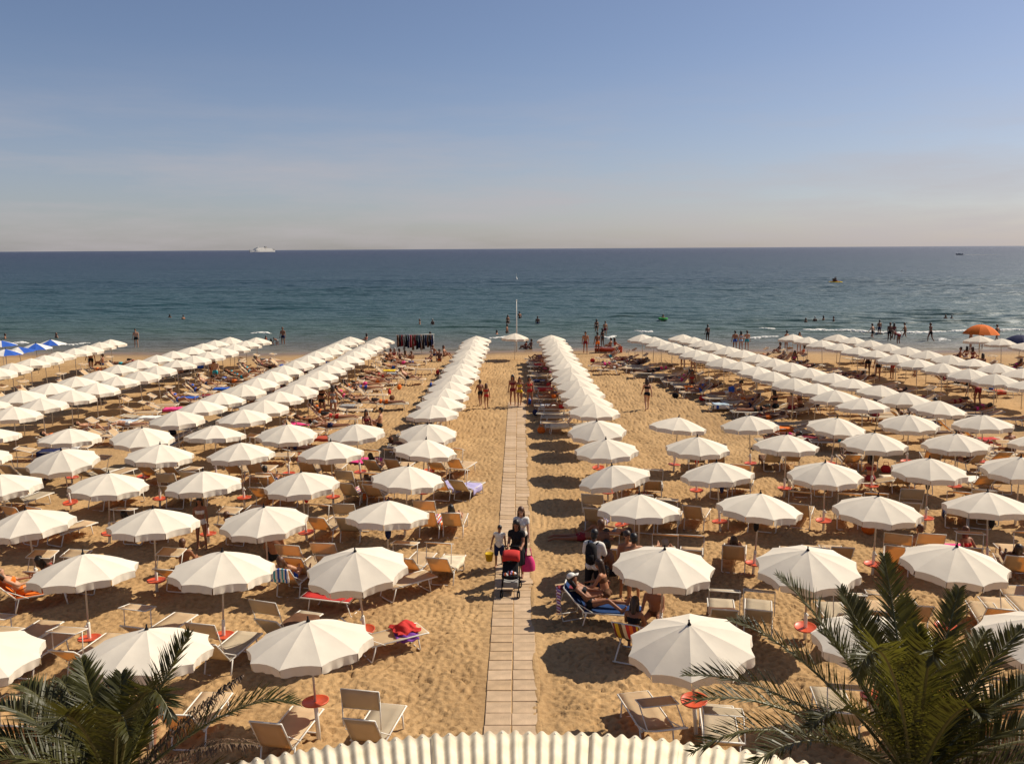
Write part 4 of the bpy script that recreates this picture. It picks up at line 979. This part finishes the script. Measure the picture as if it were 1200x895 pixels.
# man with backpack
p = at(695, 702)
man = Fig((0, 0, .93), (0, .10, 1), ((.2, .35, -1), (-.2, .8, -.4)), ((-.2, .25, -1), (.25, .9, -.3)), ((.05, .06, -1), (.03, -.05, -1), (.2, 1, 0)), ((-.08, -.04, -1), (-.04, -.05, -1), (-.2, 1, 0)), False)
dressed((p.x, p.y, 0), R(-20), man, 'person in white shirt and black trousers wearing a backpack beside the blue lounger', 3, 0,
        [('shirt', 'white', dict(arms=.42, legs=0, inf=.03)), ('trousers', 'black', dict(torso=False, arms=0, legs=.94, inf=.025))], 1.02, long=0)
bp_ = MB(); bp_.tube([(0, 0, -.24), (0, -.01, -.22), (0, -.02, 0), (0, 0, .16), (0, .02, .23), (0, .03, .25)], [.10, .145, .15, .14, .10, .04], 8); bp_.box((0, -.15, -.08), (.19, .07, .18))
for s in (-1, 1): bp_.tube([(s * .1, .08, .2), (s * .12, .2, .22), (s * .13, .32, .1), (s * .12, .26, -.1), (s * .1, .08, -.18)], .018, 5)
rz = R(-20); off = Matrix.Rotation(rz, 3, 'Z') @ Vector((0, -.21, 0)); obj('backpack', bp_.mesh('backpack', M['black'], True), None, (p.x + off.x, p.y + off.y, 1.27), rz, 'black backpack on the back of the person in white shirt', 'backpack')

# ------------------------------------------------------------------ people standing, walking and sitting about the beach: feet pixel, heading, pose, woman?, swimwear, words
S_ = [
 (563, 475, 20, 'walk', 0, 'black', 'child in white and black shorts beside another child by the walkway', .85), (570, 478, 10, 'walk', 1, 'red', 'child in red swimwear walking beside another child by the walkway', .80),
 (601, 475, 170, 'stand', 1, 'maroon', 'person in maroon bikini standing at the end of the slabs', 1), (609, 476, 190, 'walk', 1, 'yellow', 'person in yellow swimwear standing between two others at the end of the slabs', .97), (621, 476, 200, 'akimbo', 1, 'red', 'person in red bikini standing just off the end of the slabs', .98),
 (758, 480, 5, 'walk', 1, 'black', 'person in black bikini walking alone towards the sea on open sand', 1.0),
 (253, 451, 10, 'walk', 0, 'turquoise', 'person in turquoise shorts walking beside a file of loungers', 1.0), (250, 447, 20, 'stand', 1, 'maroon', 'person in maroon standing behind the turquoise shorts', .98),
 (391, 490, 15, 'stand', 1, 'grey', 'person in grey standing by cream loungers next to another bather', 1.0), (378, 489, -20, 'akimbo', 1, 'black', 'person in black bikini standing by cream loungers', 1.0),
 (160, 406.5, 190, 'stand', 0, 'black', 'person in black shorts standing alone at the edge of the sea', 1.05), (332, 404.5, 170, 'stand', 0, 'navy', 'person in navy shorts standing over a small group at the water', 1.05),
 (318, 405, 0, 'sit', 1, 'black', 'child in black sitting at the water beside two others', .8), (325, 405.5, 60, 'bend', 0, 'grey', 'child in grey stooping at the water', .7), (312, 405, 30, 'stand', 1, 'red', 'small child in red standing at the water', .6),
 (54.5 * 1 + 53, 436, 40, 'walk', 0, 'black', 'person in black shorts walking past the file in front of blue umbrellas', 1.05), (120, 428, 100, 'sit', 0, 'navy', 'person in navy sitting on the sand past the end of loungers', 1),
 (429, 400, 60, 'sit', 1, 'red', 'person in red at the water beyond the umbrellas', 1), (686, 414, 175, 'stand', 0, 'maroon', 'person in maroon trunks standing alone at the water', 1.08), (700, 414, 20, 'stand', 0, 'orange', 'person in orange trunks standing by the red boat', 1.05), (706, 405, 40, 'stand', 1, 'black', 'person in black behind the red boat', 1),
 (699, 391, 10, 'stand', 1, 'black', 'person in black wading, pair member nearer the ferry', 1), (709, 394, 200, 'stand', 0, 'maroon', 'person in maroon wading, pair member nearer the motorboat', 1),
 (609, 378, 30, 'walk', 0, 'black', 'person in black wading out beyond the tall pole', 1), (630, 386, 0, 'stand', 0, 'navy', 'person in navy wading alone beyond the end of the sand', 1),
 (616, 408, 70, 'sit', 1, 'maroon', 'person in maroon sitting on the sand at the water, first of two', 1), (622, 408, 120, 'sit', 0, 'black', 'person in black sitting on the sand at the water, second of two', 1),
 (829, 400, 20, 'stand', 0, 'black', 'person in black wading past the farther file of umbrellas', 1), (861, 409.5, 0, 'stand', 0, 'blue', 'person in blue shorts, ferry end of three at the water', 1), (868, 410, 10, 'stand', 1, 'lightblue', 'person in light blue, middle of three at the water', 1), (875, 409.5, -10, 'stand', 0, 'turquoise', 'person in turquoise, motorboat end of three at the water', 1),
 (913, 413, 90, 'sit', 1, 'black', 'person in black sitting near the wet sand', 1), (921, 409.5, 30, 'akimbo', 0, 'black', 'person with hand on hip standing near the wet sand', 1), (936, 412, 180, 'stand', 1, 'black', 'person in black carrying a load on the wet sand', 1.0), (941, 416, 60, 'sit', 1, 'red', 'person in red sitting on the sand by the seated group', 1),
 (1022, 398, 40, 'walk', 0, 'black', 'person in black walking in the surf, first of the surf group', 1), (1030, 393, 10, 'stand', 0, 'navy', 'person in navy standing in the surf', 1), (1042, 400, 190, 'stand', 0, 'black', 'tall person in black in the surf', 1.1), (1047, 398, 0, 'stand', 1, 'maroon', 'person in maroon in the surf', 1), (1060, 397, 60, 'walk', 0, 'brown', 'person in brown walking in the surf', 1), (1052, 404, 30, 'bend', 1, 'maroon', 'person in maroon stooping in the surf', 1.1), (1090, 400, 100, 'walk', 0, 'black', 'person in black walking alone along the surf', 1.1),
 (1016, 441, 0, 'stand', 1, 'black', 'person in black standing among loungers, first of two', 1.08), (1028, 446, 0, 'stand', 1, 'black', 'person in black standing among loungers, second of two', 1.08), (1045, 444, 90, 'akimbo', 0, 'red', 'person in red trunks among loungers', 1.0), (1072, 441, 90, 'stand', 0, 'maroon', 'person in maroon among the second pair of umbrella files', 1.0),
 (1124, 420, 60, 'sit', 0, 'orange', 'person in orange sitting near the orange umbrella', 1), (1132, 419, 0, 'sit', 1, 'white', 'person in white sitting near the orange umbrella', 1), (1140, 420, 300, 'sit', 1, 'maroon', 'person in maroon sitting near the orange umbrella', 1), (1137, 409, 40, 'stand', 0, 'black', 'person in black standing under the orange umbrella', 1.05), (1149, 408, 0, 'stand', 1, 'navy', 'person in navy standing under the orange umbrella', 1), (1168, 400, 30, 'walk', 0, 'black', 'person in black between the orange and navy umbrellas', 1),
 (1144, 475, 10, 'bend', 0, 'maroon', 'person stooping over a lounger behind the front rows, motorboat side', 1.05), (858, 474, -60, 'bend', 0, 'blue', 'person in blue shorts stooping beside a dark lounger', 1.05), (1150, 445, 0, 'stand', 1, 'black', 'person in black under the second pair of files', 1), (800, 432, 10, 'stand', 0, 'black', 'person in black beside the first pair of files', 1), (812, 436, -10, 'stand', 1, 'red', 'person in red beside the first pair of files', 1),
 (910, 486, 20, 'sit_edge', 1, 'black', 'person in black seated behind the front rows, first of four', 1.05), (926, 488, -30, 'sit_edge', 0, 'maroon', 'person in maroon seated behind the front rows, second of four', 1.05), (940, 486, 40, 'sit_edge', 1, 'brown', 'person in brown seated behind the front rows, third of four', 1.05), (957, 484, 0, 'sit_edge', 0, 'navy', 'person in navy seated behind the front rows, fourth of four', 1.05),
 (237, 642, 190, 'stand', 1, 'white', 'person in white standing beside the third row umbrella holding a red disc, ferry side', .9),
 (445, 500, 90, 'sit', 0, 'black', 'person in black sitting on the sand behind the front rows', 1.05), (430, 502, 200, 'sit', 1, 'maroon', 'person in maroon sitting on the sand behind the front rows', 1), (203, 520, 30, 'sit_edge', 0, 'black', 'person in black seated under the sixth row umbrellas, ferry side', 1.1),
 (339, 478, 60, 'sit_edge', 0, 'green', 'person in green seated at the near end of the first pair, ferry side', 1.05),
 (1020, 575, -10, 'sit_edge', 1, 'maroon', 'person in maroon seated between fourth row umbrellas, motorboat side', 1.0), (1137, 552, 20, 'recline', 0, 'brown', 'person reclining by the fifth row umbrellas, motorboat side', 1.0), (1186, 682, -20, 'recline', 1, 'blue', 'person with blue towel seated at the second row, motorboat side', 1.05), (1100, 497, 30, 'sit_edge', 0, 'red', 'person in red under the first pair, near end, motorboat side', 1), (1186, 540, 10, 'sit_edge', 0, 'brown', 'person in brown seated at the fifth row, motorboat side', 1.05),
 (1132, 655, 200, 'sit', 1, 'red', 'person in red on sand behind the second row umbrella, motorboat side', 1), (1073, 650, 30, 'sit', 0, 'black', 'person in black on sand behind the second row umbrella, motorboat side', 1),
 (322, 655, 20, 'sit', 0, 'black', 'person in black sitting on sand in shade of third row, ferry side', 1.05), (340, 697, -10, 'recline', 1, 'blue', 'person with dark hair seated under blue towel, second row, ferry side', 1.05), (217, 668, 0, 'sit', 0, 'black', 'person in black behind the second row umbrella, ferry side', 1), (170, 857, 200, 'sit', 0, 'red', 'person in red sitting behind the palm fronds', 1), (435, 588, -8, 'recline', 1, 'black', 'person in black seated below the fifth row umbrella, ferry side', 1), (318, 578, -8, 'recline', 0, 'navy', 'person in navy seated below the fifth row umbrella, ferry side', 1),
]
for k, (px, py, hd, pose, fm, b, lab, s_) in enumerate(S_):
    p = at(px, py); z = float(ground(np.array([p.x]), np.array([p.y]))[0]) if p.y > 64 else 0
    p = at(px, py, min(0, z)); z = float(ground(np.array([p.x]), np.array([p.y]))[0]) if p.y > 64 else 0
    r = random.Random(k)
    person((p.x, p.y, min(z, 0) - .01), R(hd), pose, bool(fm), b, b if fm else None, lab, r.choice([0, 0, 1, 1, 2, 3]), r.choice([0, 0, 1, 1, 2]), 'bathers about the beach', s_)
    if pose in ('sit_edge', 'recline'):
        inst(LG['flat' if pose == 'sit_edge' else 'd'], 'sun_lounger', (p.x, p.y, -.02), R(hd) + (R(90) if pose == 'sit_edge' else 0), 'cream lounger under the ' + ' '.join(lab.replace('seated ', '').split()[:11]), 'sun lounger', 'loungers holding seated people')
# ring of people sitting on the sand by the clothes rack
for k, (px, py, b) in enumerate([(452, 424, 'black'), (457, 422, 'maroon'), (462, 421, 'red'), (469, 422, 'brown'), (476, 424, 'white'), (482, 425, 'blue'), (505, 424, 'black'), (515, 423, 'orange'), (521, 418, 'brown'), (508, 417, 'navy')]):
    p = at(px, py); person((p.x, p.y, 0), R(k * 77), 'sit', k % 2 == 0, b, b, 'person in %s sitting on sand in the %s group below the clothes rack' % (b, 'larger' if k < 6 else 'smaller'), k, k + 1, 'people sitting round in groups')
# swimmers: only head and shoulders above the water
for k, (px, py, w) in enumerate([(199, 373, 'first of the pair beyond the second file pair, ferry side'), (215, 374, 'second of the pair beyond the second file pair, ferry side'), (492, 379, 'first of the pair beyond the clothes rack'), (507, 379, 'second of the pair beyond the clothes rack'),
        (595, 379, 'farther out than the lone umbrella'), (594, 391, 'just beyond the lone umbrella'), (944, 378, 'first of four in line beyond the surf'), (955, 376, 'second of four in line beyond the surf'), (965, 375, 'third of four in line beyond the surf'), (977, 376, 'fourth of four in line beyond the surf'),
        (1108, 374, 'first of the pair beyond the surf near the orange umbrella'), (1115, 374.5, 'second of the pair beyond the surf near the orange umbrella'), (582, 393, 'close to the walkway file, ferry side'), (6, 397, 'behind the last blue umbrella'), (66, 396, 'beyond the nearest-water blue umbrella'), (1057, 318.5, 'far out between pedal boat and motorboat')]):
    p = at(px, py, SEA_Z); person((p.x, p.y, SEA_Z - (1.18 if k not in (4, 5) else .7)), R(k * 50), 'stand', k % 2 == 0, 'black', 'black', 'swimmer, ' + w, k, k, 'swimmers in the sea')

# things lying about the front rows
def simple(px, py, name, me, label, cat, rz=0, z=0.0, m_=None, group=None, scale=None):
    p = at(px, py); o = obj(name, me, None, (p.x, p.y, z), R(rz), label, cat, group, scale=scale)
    if m_: setmat(o, M[m_])
    return o
flat_t = MB(); flat_t.sheet(lambda u, v: Vector(((u - .5) * .9, (v - .5) * 1.7, .045 + .018 * math.sin(u * 11 + v * 6) + .012 * math.sin(v * 17))), 12, 18, .012); flat_t = flat_t.mesh('beach_towel', M['pink'], True)
drape = MB()
def drp(u, v):
    t = v - .42; x = (u - .5) * (LW - .04) * (1 + .05 * math.sin(v * 9))
    return Vector((x, -.62 + .02 * math.sin(u * 12) + (.018 if t > 0 else -.018) * min(1, abs(t) * 20) , SH + .595 - abs(t) * .62))
drape.sheet(drp, 12, 24, .012); drape = drape.mesh('beach_towel', M['towel_stripe'], True)
simple(437, 541, 'beach_towel', flat_t, 'pink mat spread on sand behind the fifth row, ferry side', 'towel', 75, 0, 'pink')
simple(350, 497, 'beach_towel', flat_t, 'pink towel on sand at the near end of the first pair, ferry side', 'towel', 80, 0, 'pink', scale=.8)
simple(660, 444, 'beach_towel', flat_t, 'pale towel on sand beside the single file, motorboat side', 'towel', 80, 0, 'white')
p = at(340, 697); obj('beach_towel', drape, None, (p.x, p.y, -.02), R(-10), 'blue and white striped towel over the lounger back, second row, ferry side', 'towel')
cnt = 0
for (c, i, s), (x, y, rz_, kd) in frontseats.items():
    r = random.Random(cnt * 5 + 77); cnt += 1
    who = '%s lounger, row %s, file %s, %s' % ('outlying' if s == 2 else 'walkway-side' if (s == 0) == (c[0] == 'R') else 'outer', ORD[i], ORD[int(c[1]) - 1], SIDE[c[0]])
    u = r.random()
    if u < .20:
        t = r.choice(['red', 'navy', 'white', 'towel_stripe2', 'pink', 'lilac', 'brown', 'cream', 'white'])
        o = obj('beach_towel', r.choice(TOW), None, (x, y, -.02), rz_, '%s towel on seat of %s' % (TWORD.get(t, t), who), 'towel', 'towels on the front loungers'); setmat(o, M[t])
    elif u < .30:
        t = r.choice(['red', 'navy', 'black', 'blue', 'brown', 'orange'])
        o = obj('beach_bag', bagm, None, (x + .45, y - .5, .0), r.random() * 3, '%s bag on sand by %s' % (t, who), 'bag', 'bags on the sand'); setmat(o, M[t])
    elif u < .46 and i > 1:
        pose = 'recline'; b = r.choice(BCOL); person((x, y, -.02), rz_, pose, r.random() < .6, b, b, 'person in %s on %s' % (b, who), r.randrange(4), r.randrange(4), 'people on the front loungers')
# bags and clothes hung on umbrella poles
hung = MB(); hung.ell((.07, 0, 1.32), (.09, .07, .17), n=10); hung.tube([(.02, 0, 1.62), (.07, 0, 1.47)], .01, 5); hung = hung.mesh('hanging_bag', M['black'], True)
for (c, i, col, w) in (('R2', 4, 'red', 'red'), ('R3', 3, 'black', 'black'), ('R4', 3, 'black', 'black'), ('R4', 4, 'black', 'black'), ('R2', 3, 'navy', 'navy'), ('R2', 2, 'black', 'black'), ('R4', 2, 'black', 'black'), ('L1', 2, 'navy', 'navy'), ('L2', 3, 'red', 'red'), ('R1', 1, 'black', 'black')):
    p = FR[c][i]; o = obj('hanging_bag', hung, None, (p[0], p[1], 0), .4 * i, '%s bag hung on umbrella pole, row %s, file %s, %s' % (w, ORD[i], ORD[int(c[1]) - 1], SIDE[c[0]]), 'bag', 'bags hung on poles'); setmat(o, M[col])

# ------------------------------------------------------------------ clothes rack of a beach seller
def rack():
    pr = []; f = MB()
    for x in (-2.1, -.7, .7, 2.1): f.tube([(x, -.3, -.02), (x, 0, 1.75)], .02); f.tube([(x, .3, -.02), (x, 0, 1.75)], .02)
    f.tube([(-2.2, 0, 1.72), (2.2, 0, 1.72)], .02); pr.append(('frame', f.mesh('frame', M['alu'], True), None))
    r = random.Random(8)
    for k in range(17):
        x = -2.0 + k * .245; L = r.uniform(1.0, 1.45); g = MB()
        g.sheet(lambda u, v: Vector((x + .02 * math.sin(v * 8 + k) + (u - .5) * .26 * (.7 + .4 * v), .07 * math.sin(u * 9 + k) + (u - .5) * .2, 1.70 - L * v + .02 * math.sin(u * 9))), 5, 8, .015)
        pr.append(('garment', g.mesh('garment', M[r.choice(['black', 'navy', 'black', 'maroon', 'black', 'navy', 'brown', 'navy', 'grey'])], True), None))
    return pr
p = at(487, 412.5); inst(rack(), 'clothes_rack', (p.x, p.y, -.1), R(8), 'seller\'s rack of dark clothes standing on the sand near the sea', 'clothes rack', scale=(.74, 1, .92))
p = at(505, 411); person((p.x, p.y, -.1), R(100), 'stand', False, 'blue', None, 'person in blue standing at the end of the clothes rack', 3, 0)
# tall white pole
pm = MB(); pm.tube([(0, 0, -.3), (0, 0, 2.2), (0, 0, 4.3)], [.05, .045, .03], 8); p = at(605.5, 411, -.1)
pr_ = obj('flag_pole', None, None, (p.x, p.y, -.1), label='thin white pole standing on the sand at the end of the walkway line', cat='pole')
obj('shaft', pm.mesh('shaft', M['post'], True), pr_); kb = MB(); kb.ell((0, 0, 4.33), (.06, .06, .06), n=10); obj('knob', kb.mesh('knob', M['post'], True), pr_)
# red rescue boat drawn up on the sand
def loft(mb, secs, mi=0):
    n_ = len(secs[0]); vs = [v for s in secs for v in s]; fs = []
    for i in range(len(secs) - 1):
        for k in range(n_ - 1): fs.append((i * n_ + k, i * n_ + k + 1, (i + 1) * n_ + k + 1, (i + 1) * n_ + k))
    mb.add(vs, fs, mi)
def rowboat(L, W, H):
    pr = []; hull = MB(); secs = []; ins = []
    for i in range(13):
        t = i / 12; w = W / 2 * (math.sin(math.pi * (.10 + .80 * t)) ** .6); sh = H * (1 + .35 * (2 * t - 1) ** 2); y = (t - .5) * L
        secs.append([Vector((w * math.sin(a), y, sh - sh * math.cos(a) ** .7 if False else sh * (1 - math.cos(a)))) for a in [-math.pi / 2 + math.pi * k / 10 for k in range(11)]])
        ins.append([Vector((.92 * w * math.sin(a), y * .97, .06 + (sh - .05) * (1 - math.cos(a)))) for a in [-math.pi / 2 + math.pi * k / 10 for k in range(11)]])
    loft(hull, secs); loft(hull, [s[::-1] for s in ins]); 
    for sgn in (0, 10): loft(hull, [[a[sgn], b[sgn]] for a, b in zip(secs, ins)])
    for e in (0, 12): hull.add(secs[e], [tuple(range(11))])
    pr.append(('hull', hull.mesh('hull', M['brick'], True), None))
    for y in (-L * .2, L * .12): b = MB(); b.box((0, y, H * .75), (W * .85, .22, .03)); pr.append(('thwart', b.mesh('thwart', M['white']), None))
    for s in (-1, 1):
        o_ = MB(); o_.tube([(s * W * .3, -L * .4, H * .95), (s * W * .42, L * .35, H * 1.1)], .02); o_.box((s * W * .43, L * .4, H * 1.1), (.14, .4, .02)); pr.append(('oar', o_.mesh('oar', M['post']), None))
    return pr
p = at(713, 411.5); inst(rowboat(2.3, 1.1, .38), 'rowing_boat', (p.x, p.y, -.1), R(80), 'small red boat drawn up on sand near the water', 'boat')
p = at(715, 408); person((p.x, p.y, .0), R(60), 'sit', False, 'red', None, 'person in red sitting in the red boat, first of two', 0, 0); p = at(721, 408); person((p.x, p.y, .0), R(-60), 'sit', True, 'red', 'red', 'person in red sitting in the red boat, second of two', 0, 1)

# ------------------------------------------------------------------ boats at sea
def ferry():
    pr = []; L, W = 96.0, 16.0; hull = MB(); secs = []
    for i in range(15):
        t = i / 14; x = (t - .5) * L; w = W / 2 * (1 if t > .3 else (max(.03, t / .3)) ** .6); sh = 7 + (2.0 * (1 - t / .3) ** 2 if t < .3 else 0)
        xb = x - (2.5 * (1 - t / .2) if t < .2 else 0)
        secs.append([Vector((x, -w * .85, -1.5)), Vector((xb, -w, sh)), Vector((xb, w, sh)), Vector((x, w * .85, -1.5))])
    loft(hull, secs); hull.add(secs[-1], [(0, 1, 2, 3)]); pr.append(('hull', hull.mesh('hull', M['white']), None))
    band = MB(); band.box((2, 0, .2), (L * .88, W * .94, 1.2)); pr.append(('boot_stripe', band.mesh('boot_stripe', M['navy']), None))
    for (x0, x1, z0, z1, w) in ((-30, 44, 7, 11, 15), (-26, 36, 11, 14.5, 14), (-20, 6, 14.5, 17.5, 12)):
        d = MB(); d.box(((x0 + x1) / 2, 0, (z0 + z1) / 2), (x1 - x0, w, z1 - z0)); pr.append(('deckhouse', d.mesh('deckhouse', M['white']), None)); idx = len(pr) - 1
        for k in range(int((x1 - x0) / 4)):
            for s in (-1, 1):
                wn_ = MB(); wn_.box((x0 + 2.5 + k * 4, s * w / 2, (z0 + z1) / 2 + .2), (2.2, .12, 1.3)); pr.append(('window', wn_.mesh('window', M['navy']), idx))
    fu = MB(); fu.box((16, 0, 18), (8, 6, 7), Matrix.Rotation(.15, 3, 'Y')); pr.append(('funnel', fu.mesh('funnel', M['grey']), None))
    ms = MB(); ms.tube([(-14, 0, 17), (-14, 0, 26)], [.5, .2], 6); ms.tube([(-14, -3, 22), (-14, 3, 22)], .2, 5); pr.append(('mast', ms.mesh('mast', M['post']), None))
    rb = MB(); rb.box((44, 0, 9.5), (6, 15, 5)); pr.append(('stern_ramp', rb.mesh('stern_ramp', M['grey']), None))
    return pr
d = ray(307, 295.6); t = (SEA_Z - CAM_H) / d.z; inst(ferry(), 'ferry', (d.x * t, d.y * t, SEA_Z), R(58), 'white passenger ferry sailing far out on the horizon', 'ship', scale=(1.4, 1.3, 1.15))
wk = MB()
for s in (-1, 1): wk.sheet(lambda u, v: Vector((u * 70, s * (2 + u * 5) + (v - .5) * 3 * (1 - u * .6), .12 + .3 * (1 - u))), 20, 3, .05)
obj('ferry_wake', wk.mesh('ferry_wake', M['foam'], True), None, (d.x * t + 44, d.y * t + 70, SEA_Z + .05), R(58), 'white wake trailing the ferry', 'wake', kind='stuff')
def motorboat():
    pr = []; L, W = 7.0, 2.4; hull = MB(); secs = []
    for i in range(11):
        t = i / 10; w = W / 2 * (min(1, t / .45 + .04) ** .7); sh = .95 + .35 * (1 - t) ** 2; x = (t - .5) * L
        secs.append([Vector((x, -w, sh)), Vector((x, -w * .9, .3)), Vector((x, 0, -.25 + .5 * (1 - t) ** 3)), Vector((x, w * .9, .3)), Vector((x, w, sh)), Vector((x, 0, sh + .05)), Vector((x, -w, sh))])
    loft(hull, secs); hull.add(secs[-1][:6], [(0, 1, 2, 3, 4, 5)]); pr.append(('hull', hull.mesh('hull', M['navy']), None))
    ws = MB(); ws.box((-.3, 0, 1.35), (.08, 1.7, .55), Matrix.Rotation(.5, 3, 'Y')); pr.append(('windscreen', ws.mesh('windscreen', M['grey']), None))
    st = MB(); st.box((1.2, 0, 1.2), (1.6, 1.5, .45)); pr.append(('seats', st.mesh('seats', M['white']), None))
    en = MB(); en.box((3.65, 0, 1.0), (.45, .5, .9)); pr.append(('engine', en.mesh('engine', M['black']), None)); return pr
d = ray(1124, 298.8); t = (SEA_Z - CAM_H) / d.z; mp_ = Vector((d.x * t, d.y * t, SEA_Z)); inst(motorboat(), 'motorboat', mp_, R(2), 'dark motorboat speeding far out with a white wake', 'motorboat')
wk = MB(); rr = random.Random(6)
for k in range(150):
    u = (k / 150); wk.ell((5 + u * 36, rr.gauss(0, .5 + u * 1.2), .10), (.5 * rr.uniform(.5, 1.8) * (1 - .5 * u), .35 * rr.uniform(.5, 1.5), .28 * (1 - .75 * u)), n=6)
obj('motorboat_wake', wk.mesh('motorboat_wake', M['foam'], True), None, mp_, R(2), 'white foaming wake behind the motorboat', 'wake', kind='stuff')
def pedalo():
    pr = []
    for s in (-1, 1):
        fl = MB(); fl.tube([(-1.6, s * .55, .25), (-1.3, s * .55, .12), (1.2, s * .55, .12), (1.5, s * .55, .2)], [.08, .24, .24, .12], 10); pr.append(('float', fl.mesh('float', M['yellow'], True), None))
    dk = MB(); dk.box((0, 0, .36), (2.0, 1.3, .08)); pr.append(('deck', dk.mesh('deck', M['orange']), None))
    for s in (-1, 1):
        st = MB(); st.box((-.2, s * .32, .56), (.5, .45, .3)); st.box((-.5, s * .32, .85), (.1, .45, .5)); pr.append(('seat', st.mesh('seat', M['brown']), None))
    return pr
p = at(979, 331.5, SEA_Z); inst(pedalo(), 'pedal_boat', p, R(10), 'orange pedal boat with two riders out on the water', 'pedal boat')
for s, w in ((-1, 'nearer the shore'), (1, 'farther from shore')): person((p.x - .25, p.y + s * .32, SEA_Z + .22), R(-80), 'sit_edge', s > 0, 'black', 'black', 'rider in black on the pedal boat, ' + w, 3, 0)
rg = MB(); rg.tube([(.48 * math.cos(a), .48 * math.sin(a), .1) for a in [2 * math.pi * i / 20 for i in range(21)]], .14, 10); p = at(777, 374.5, SEA_Z)
ri = obj('swim_ring', rg.mesh('swim_ring', M['green'], True), None, (p.x, p.y, SEA_Z), 0, 'green inflatable ring floating with a swimmer in it', 'swim ring')
person((p.x, p.y, SEA_Z - 1.05), R(180), 'stand', True, 'green', 'green', 'swimmer inside the green inflatable ring', 2, 1)
bu = MB(); bu.lathe([(.05, -.4), (.35, -.1), (.4, .15), (.2, .5), (.06, .9), (.05, 1.3), (.12, 1.32), (.12, 1.5), (.03, 1.55)], 14); p = at(605, 327.5, SEA_Z)
obj('buoy', bu.mesh('buoy', M['white'], True), None, (p.x, p.y, SEA_Z), 0, 'small white marker buoy far out beyond the tall pole', 'buoy')
